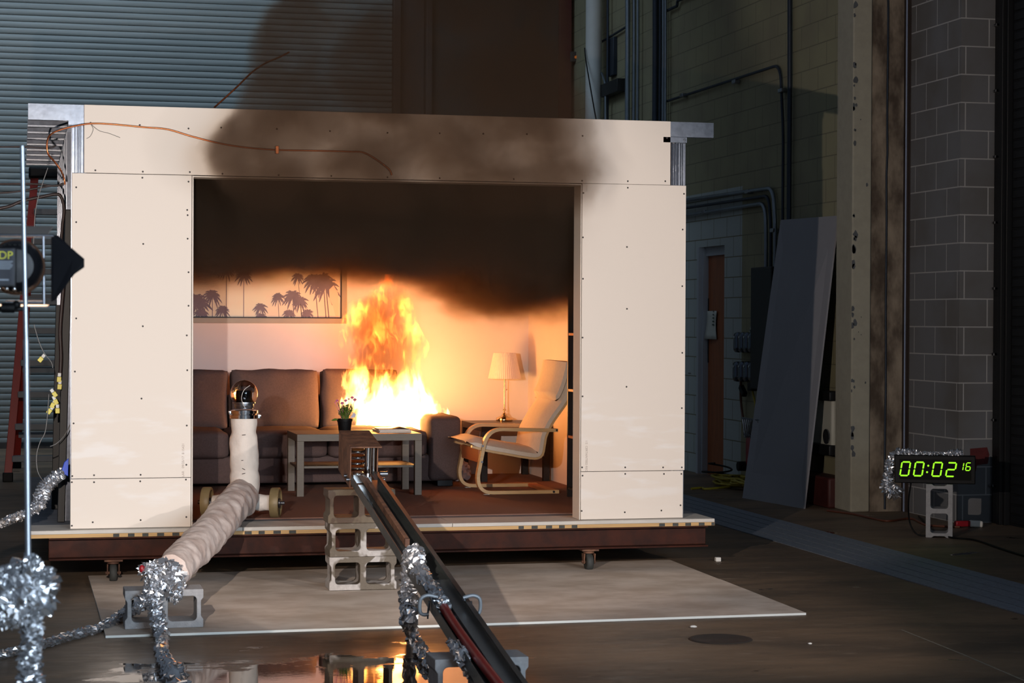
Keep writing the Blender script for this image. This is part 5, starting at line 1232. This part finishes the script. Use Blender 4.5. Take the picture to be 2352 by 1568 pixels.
Rt = Matrix.Rotation(TR, 3, 'Z'); tp_ = V((tc.x, TYm, 0)); mb.v = [Rt @ (v-tp_)+tp_ for v in mb.v]; timer.rotation_euler = (0, 0, TR)
tag(mb.build('foil_wrap', M('foil')), 'crumpled foil draped over the top and left of the timer', 'foil wrap')
cable([V((a.x+.13,TYm+.06,zc0)), V((a.x+.13,TYm+.10,.25)), V((a.x+.16,TYm+.14,.10)), V((a.x+.20,TYm+.10,.015)), V((a.x+.27,TYm+.05,.01))], .006, 'black_plastic', 'black cord hanging down from the timer beside its block', 'power_cord', 'cord')

# ================================================================== FIRE
FY = 3.10; FZ0 = onY(900, 987, FY).z
LB = ((988,822),(960,810),(930,798),(900,801),(870,794),(845,793),(800,796),(775,789),(740,797),(710,806),(690,812),(665,850),(650,880))
RB = ((988,985),(960,1018),(930,1006),(900,978),(870,970),(845,966),(800,972),(775,966),(740,946),(710,944),(690,938),(665,928),(650,915))
prof_f = []
for (py, l), (_, r) in zip(LB, RB):
    q0, q1 = onY(l, py, FY), onY(r, py, FY); prof_f.append((q0.z, q0.x, q1.x))
mb = MB(); n = 40; PADX = .05
pf = [(prof_f[0][0]-.01, prof_f[0][1]+.1, prof_f[0][2]-.1)] + prof_f + [(prof_f[-1][0]+.07, prof_f[-1][1]+.03, prof_f[-1][2]-.03)]
pf = [(p.x, p.y, p.z) for p in spline([V(p) for p in pf], 4)]
for z_, l, r in pf:
    for k in range(n):
        a = 2*PI*k/n; d = mnoise.noise(V((math.cos(a)*2.2, math.sin(a)*2.2, z_*7)))*.03
        mb.v.append(V(((l+r)/2+math.cos(a)*((r-l)/2+PADX+d), FY+math.sin(a)*(.24+d), z_)))
for i in range(len(pf)-1):
    for k in range(n): mb.f.append((i*n+k, i*n+(k+1)%n, (i+1)*n+(k+1)%n, (i+1)*n+k))
mb.f.append(tuple(range(n))[::-1]); mb.f.append(tuple((len(pf)-1)*n+k for k in range(n)))
m = bpy.data.materials.new('flames'); m.use_nodes = True; m.node_tree.nodes.remove(m.node_tree.nodes['Principled BSDF']); T = NT(m)
co = T.co(); X, Y, Z = T.xyz(co)
warp = T.vmath('SUBTRACT', T.noise(T.vmath('MULTIPLY', co, (1,1,.55)), 5.5, 2., .5, 0., True), (.5,.5,.5))
q = T.vmath('ADD', co, T.vmath('MULTIPLY', warp, (.16,.16,.22)))
qx, qy, qz = T.xyz(q)
cz_ = T.prof(qz, [(z_, (l+r)/2) for z_, l, r in prof_f]); wz_ = T.prof(qz, [(z_, (r-l)/2) for z_, l, r in prof_f])
u = T.math('DIVIDE', T.math('SUBTRACT', qx, cz_), wz_); v = T.math('DIVIDE', T.math('SUBTRACT', qy, FY), .15)
rad = T.math('SQRT', T.math('ADD', T.math('MULTIPLY', u, u), T.math('MULTIPLY', v, v)))
h = T.lmap(qz, prof_f[0][0], prof_f[-1][0]); h = T.math('MINIMUM', T.math('MAXIMUM', h, 0.), 1.2)
ns = T.noise(T.vmath('MULTIPLY', q, (1.,.45,.36)), 21., 4., .6, .35)
nb = T.noise(T.vmath('MULTIPLY', q, (1.,.5,.5)), 7., 2., .5)
hot = T.sstep(T.noise(T.vmath('MULTIPLY', q, (1.,.4,.5)), 9.5, 2., .5), .44, .66, .4, 3.0)
thr = T.prof(h, [(0.,.22),(.1,.35),(.24,.44),(.38,.49),(.47,.54),(.6,.50),(.75,.49),(1.,.55)])
body = T.math('MULTIPLY', T.math('SUBTRACT', 1.12, rad), .9)
nn = T.math('ADD', T.math('MULTIPLY', ns, .6), T.math('MULTIPLY', nb, .4))
inb = T.sstep(T.math('ADD', body, T.math('MULTIPLY', T.math('SUBTRACT', nn, .5), 2.0)), .04, .22)
fl = T.math('MULTIPLY', T.sstep(T.math('SUBTRACT', nn, thr), -.01, .075), inb)
stren = T.prof(h, [(0.,130.),(.14,80.),(.26,46.),(.36,30.),(.44,22.),(.54,16.),(.65,24.),(.85,20.),(1.,7.)])
glow = T.math('MULTIPLY', T.math('MULTIPLY', inb, T.math('MULTIPLY_ADD', nb, 2.4, -.5)), T.prof(h, [(0.,7.),(.3,6.5),(.42,5.5),(.55,3.2),(.8,2.6),(1.,1.)]))
s_ = T.math('ADD', T.math('MULTIPLY', T.math('MULTIPLY', fl, hot), stren), T.math('MAXIMUM', glow, 0.))
colr = T.ramp(h, [(0.,(1.,.60,.20,1)), (.30,(1.,.48,.11,1)), (.44,(1.,.24,.03,1)), (1.,(1.,.17,.014,1))])
em = T.new('ShaderNodeEmission'); T.put(em.inputs[0], colr); T.put(em.inputs[1], s_)
ab = T.new('ShaderNodeVolumeAbsorption'); ab.inputs[0].default_value = (.25,.09,.03,1)
T.put(ab.inputs[1], T.math('MULTIPLY', T.math('MULTIPLY', inb, T.sstep(body, -.1, .55)), T.prof(h, [(0.,.0),(.3,3.),(.42,7.),(.75,7.),(.88,4.),(1.,.0)])))
ad = T.new('ShaderNodeAddShader'); T.l.new(em.outputs[0], ad.inputs[0]); T.l.new(ab.outputs[0], ad.inputs[1])
T.l.new(ad.outputs[0], T.n['Material Output'].inputs['Volume'])
m.cycles.volume_step_rate = .2
tag(mb.build('flames', m, smooth=180), 'tall orange and white flames burning on the right end of the sofa', 'fire', None, 'stuff')

# ================================================================== SMOKE
def smoke_mat(name, dens, alb, step, absc=(.13,.07,.035,1)):
    m = bpy.data.materials.new(name); m.use_nodes = True; m.node_tree.nodes.remove(m.node_tree.nodes['Principled BSDF']); T = NT(m)
    pv = T.new('ShaderNodeVolumePrincipled'); pv.inputs['Color'].default_value = alb; pv.inputs['Anisotropy'].default_value = .0
    T.put(pv.inputs['Density'], dens(T)); pv.inputs['Absorption Color'].default_value = absc
    T.l.new(pv.outputs[0], T.n['Material Output'].inputs['Volume']); m.cycles.volume_step_rate = step; return m
# hot layer under the ceiling: lower surface height as a function of x
LP = [onY(a, b, 2.2) for a, b in ((440,652),(520,646),(600,640),(700,628),(800,640),(880,652),(960,650),(1030,664),(1080,688),(1130,722),(1190,742),(1235,728),(1275,690),(1320,668))]
LPZ = [(p.x, p.z-.085) for p in LP]; LPZ = [(XL, LPZ[0][1])] + LPZ + [(XR, LPZ[-1][1])]
LPZ = [(a, b) for i, (a, b) in enumerate(LPZ) if i == 0 or a > LPZ[i-1][0]+.001]
def zlow(x):
    for (a, b), (c_, d) in zip(LPZ, LPZ[1:]):
        if a <= x <= c_: return b+(d-b)*(x-a)/(c_-a)
    return LPZ[-1][1]
mb = MB(); nx, ny = 48, 44; x0, x1, y0, y1 = XL+.004, XR-.004, WT+.002, YB-.004
for j in range(ny+1):
    for i in range(nx+1):
        x, y = x0+(x1-x0)*i/nx, y0+(y1-y0)*j/ny; mb.v.append(V((x, y, max(zlow(x)-.10+.05*mnoise.noise(V((x*2.5,y*2.5,1))), 1.2))))
nn_ = len(mb.v); mb.v += [V((v.x, v.y, ZC-.004)) for v in mb.v]
for j in range(ny):
    for i in range(nx):
        a = j*(nx+1)+i; mb.f.append((a, a+nx+1, a+nx+2, a+1)); mb.f.append((a+nn_, a+1+nn_, a+nx+2+nn_, a+nx+1+nn_))
for i in range(nx):
    mb.f.append((i, i+1, i+1+nn_, i+nn_)); a = ny*(nx+1)+i; mb.f.append((a, a+nn_, a+1+nn_, a+1))
for j in range(ny):
    a = j*(nx+1); mb.f.append((a, a+nn_, a+nx+1+nn_, a+nx+1)); a += nx; mb.f.append((a, a+nx+1, a+nx+1+nn_, a+nn_))
def layer_d(T):
    co = T.co(); X, Y, Z = T.xyz(co); zl = T.prof(X, LPZ, 'EASE')
    nz = T.noise(T.vmath('MULTIPLY', co, (1.,.8,1.6)), 3.0, 6., .62, .3)
    f = T.math('ADD', T.math('SUBTRACT', Z, zl), T.math('MULTIPLY', T.math('SUBTRACT', nz, .5), .42))
    big = T.sstep(T.noise(co, 1.7, 2.), .3, .65, .5, 1.2)
    return T.math('MULTIPLY', T.prof(f, [(-.01,0.),(.05,.05),(.10,.35),(.15,1.4),(.23,4.),(.36,8.),(.6,12.),(1.2,14.)]), big)
tag(mb.build('smoke_layer', smoke_mat('smoke_layer', layer_d, (.08,.064,.05,1), .4), smooth=180), 'thick black brown smoke layer filling the upper half of the room', 'smoke', None, 'stuff')
# plume rolling out under the header and rising
PYc = -.36
PLM = ((640,560,1325),(470,545,1345),(415,500,1368),(380,474,1388),(345,462,1384),(310,488,1366),(275,520,1352),(240,535,1338),(190,560,1332),(140,578,1325),(90,585,1318),(40,598,1312),(0,640,1305),(-60,680,1300),(-200,730,1300),(-380,800,1280),(-520,860,1240))
PZ = [(onY(l,py,PYc).z, onY(l,py,PYc).x, onY(r,py,PYc).x) for py, l, r in PLM]
mb = MB(); n = 48; PS = [(p.x,p.y,p.z) for p in spline([V(p) for p in PZ], 5)]
for z_, l, r in PS:
    c_ = (l+r)/2; w = (r-l)/2
    yb_ = -.016
    for k in range(n):
        a = 2*PI*k/n; ca, sa = math.cos(a), math.sin(a); ex = .55
        cx_ = math.copysign(abs(ca)**ex, ca); sy_ = math.copysign(abs(sa)**ex, sa)
        d = 1+.05*mnoise.noise(V((ca*3, sa*3, z_*4)))
        hy = .34; y_ = PYc+sy_*hy*(d if sy_ < 0 else 1)
        if z_ > 2.92: y_ += (z_-2.92)*.10
        mb.v.append(V((c_+cx_*(w+.06)*d, min(y_, yb_) if z_ < 2.95 else y_, z_)))
for i in range(len(PS)-1):
    for k in range(n): mb.f.append((i*n+k, i*n+(k+1)%n, (i+1)*n+(k+1)%n, (i+1)*n+k))
mb.f.append(tuple(range(n))[::-1]); mb.f.append(tuple((len(PS)-1)*n+k for k in range(n)))
def plume_d(T):
    co = T.co(); X, Y, Z = T.xyz(co)
    wv = T.vmath('SUBTRACT', T.noise(co, 3.2, 4., .6, 0., True), (.5,.5,.5)); q = T.vmath('ADD', co, T.vmath('MULTIPLY', wv, (.30,.2,.30)))
    qx, qy, qz = T.xyz(q)
    c_ = T.prof(qz, [(a, (l+r)/2) for a, l, r in PZ]); w = T.prof(qz, [(a, (r-l)/2) for a, l, r in PZ])
    e = T.math('MULTIPLY', T.math('SUBTRACT', 1.0, T.math('ABSOLUTE', T.math('DIVIDE', T.math('SUBTRACT', qx, c_), w))), w)
    edge = T.sstep(e, -.03, .08)
    nz = T.sstep(T.noise(q, 3.0, 4., .6, .3), .32, .62, .22, 1.1)
    yy = T.sstep(T.math('ABSOLUTE', T.math('SUBTRACT', Y, PYc)), .36, .2)
    k = T.prof(Z, [(PZ[0][0], .0), (2.2, .5), (2.42, 4.2), (2.7, 4.2), (2.86, 4.4), (3.0, 5.2), (5.0, 5.6), (PZ[-1][0]-.5, 3.0), (PZ[-1][0], .0)])
    return T.math('MULTIPLY', T.math('MULTIPLY', edge, nz), T.math('MULTIPLY', k, yy))
tag(mb.build('smoke_plume', smoke_mat('smoke_plume', plume_d, (.085,.06,.042,1), .4), smooth=180), 'brown smoke plume rolling out over the header and rising', 'smoke', None, 'stuff')

# ================================================================== LIGHT
def spot(name, loc, target, w, col, size, radius=.06, blend=.3):
    d = bpy.data.lights.new(name, 'SPOT'); d.energy = w; d.color = col; d.spot_size = size; d.spot_blend = blend; d.shadow_soft_size = radius
    o = bpy.data.objects.new(name, d); COL.objects.link(o); o.location = loc; o.rotation_euler = (V(target)-V(loc)).to_track_quat('-Z', 'Y').to_euler(); return o
WARM = (1., .85, .74)
spot('stage_light', (lc.x, LY+.01, lc.z), (2.0, 0, 2.85), 1020, WARM, math.radians(60), .02, .22)
d = bpy.data.lights.new('lamp_bulb', 'POINT'); d.energy = 36; d.color = (1., .74, .55); d.shadow_soft_size = .02
o = bpy.data.objects.new('lamp_bulb', d); COL.objects.link(o); o.location = (lc.x, LY+.012, lc.z)
spot('stage_light', (4.9, -7.2, 1.85), (1.9, 0, .98), 550, (1., .88, .83), math.radians(46), .05, .5)
def fire_light(x, y, z_, w, r, c):
    d = bpy.data.lights.new('fire_light', 'POINT'); d.energy = w; d.color = c; d.shadow_soft_size = r
    o = bpy.data.objects.new('fire_light', d); COL.objects.link(o); o.location = (x, y, z_)
fx = (prof_f[2][1]+prof_f[2][2])/2
fire_light(fx, FY, 1.0, 36, .16, (1., .36, .09)); fire_light(fx, FY-.02, 1.3, 27, .14, (1., .33, .07)); fire_light(fx, FY, 1.6, 10, .1, (1., .26, .05))
def area(name, loc, target, w, col, sx_, sy_, spread=180):
    d = bpy.data.lights.new(name, 'AREA'); d.energy = w; d.color = col; d.shape = 'RECTANGLE'; d.size = sx_; d.size_y = sy_; d.spread = math.radians(spread)
    o = bpy.data.objects.new(name, d); COL.objects.link(o); o.location = loc; o.rotation_euler = (V(target)-V(loc)).to_track_quat('-Z', 'Y').to_euler(); return o
area('hall_daylight', (-1., 7.5, 8.5), (.5, 13.2, 3.2), 170, (.62, .80, 1.), 7, 2.5, 100)
area('cool_front_fill', (3.4, -15.4, 2.6), (.2, -4., .7), 105, (.72, .86, 1.), 4.0, 3.2, 56)  # unseen cool fill added behind the camera to brighten rod and foil
w = bpy.data.worlds.new('hall'); S.world = w; w.use_nodes = True
w.node_tree.nodes['Background'].inputs[0].default_value = (.56, .68, .88, 1); w.node_tree.nodes['Background'].inputs[1].default_value = .115
S.view_settings.view_transform = 'Standard'; S.view_settings.look = 'None'; S.view_settings.gamma = 1; S.view_settings.use_curve_mapping = False; S.view_settings.exposure = 0
cy_ = S.cycles
cy_.max_bounces = 7; cy_.diffuse_bounces = 2; cy_.glossy_bounces = 3; cy_.transmission_bounces = 8; cy_.volume_bounces = 1; cy_.transparent_max_bounces = 16
cy_.use_denoising = True; cy_.use_adaptive_sampling = True; cy_.adaptive_threshold = .035; cy_.adaptive_min_samples = 12; cy_.sample_clamp_indirect = 6; cy_.caustics_reflective = False; cy_.caustics_refractive = False
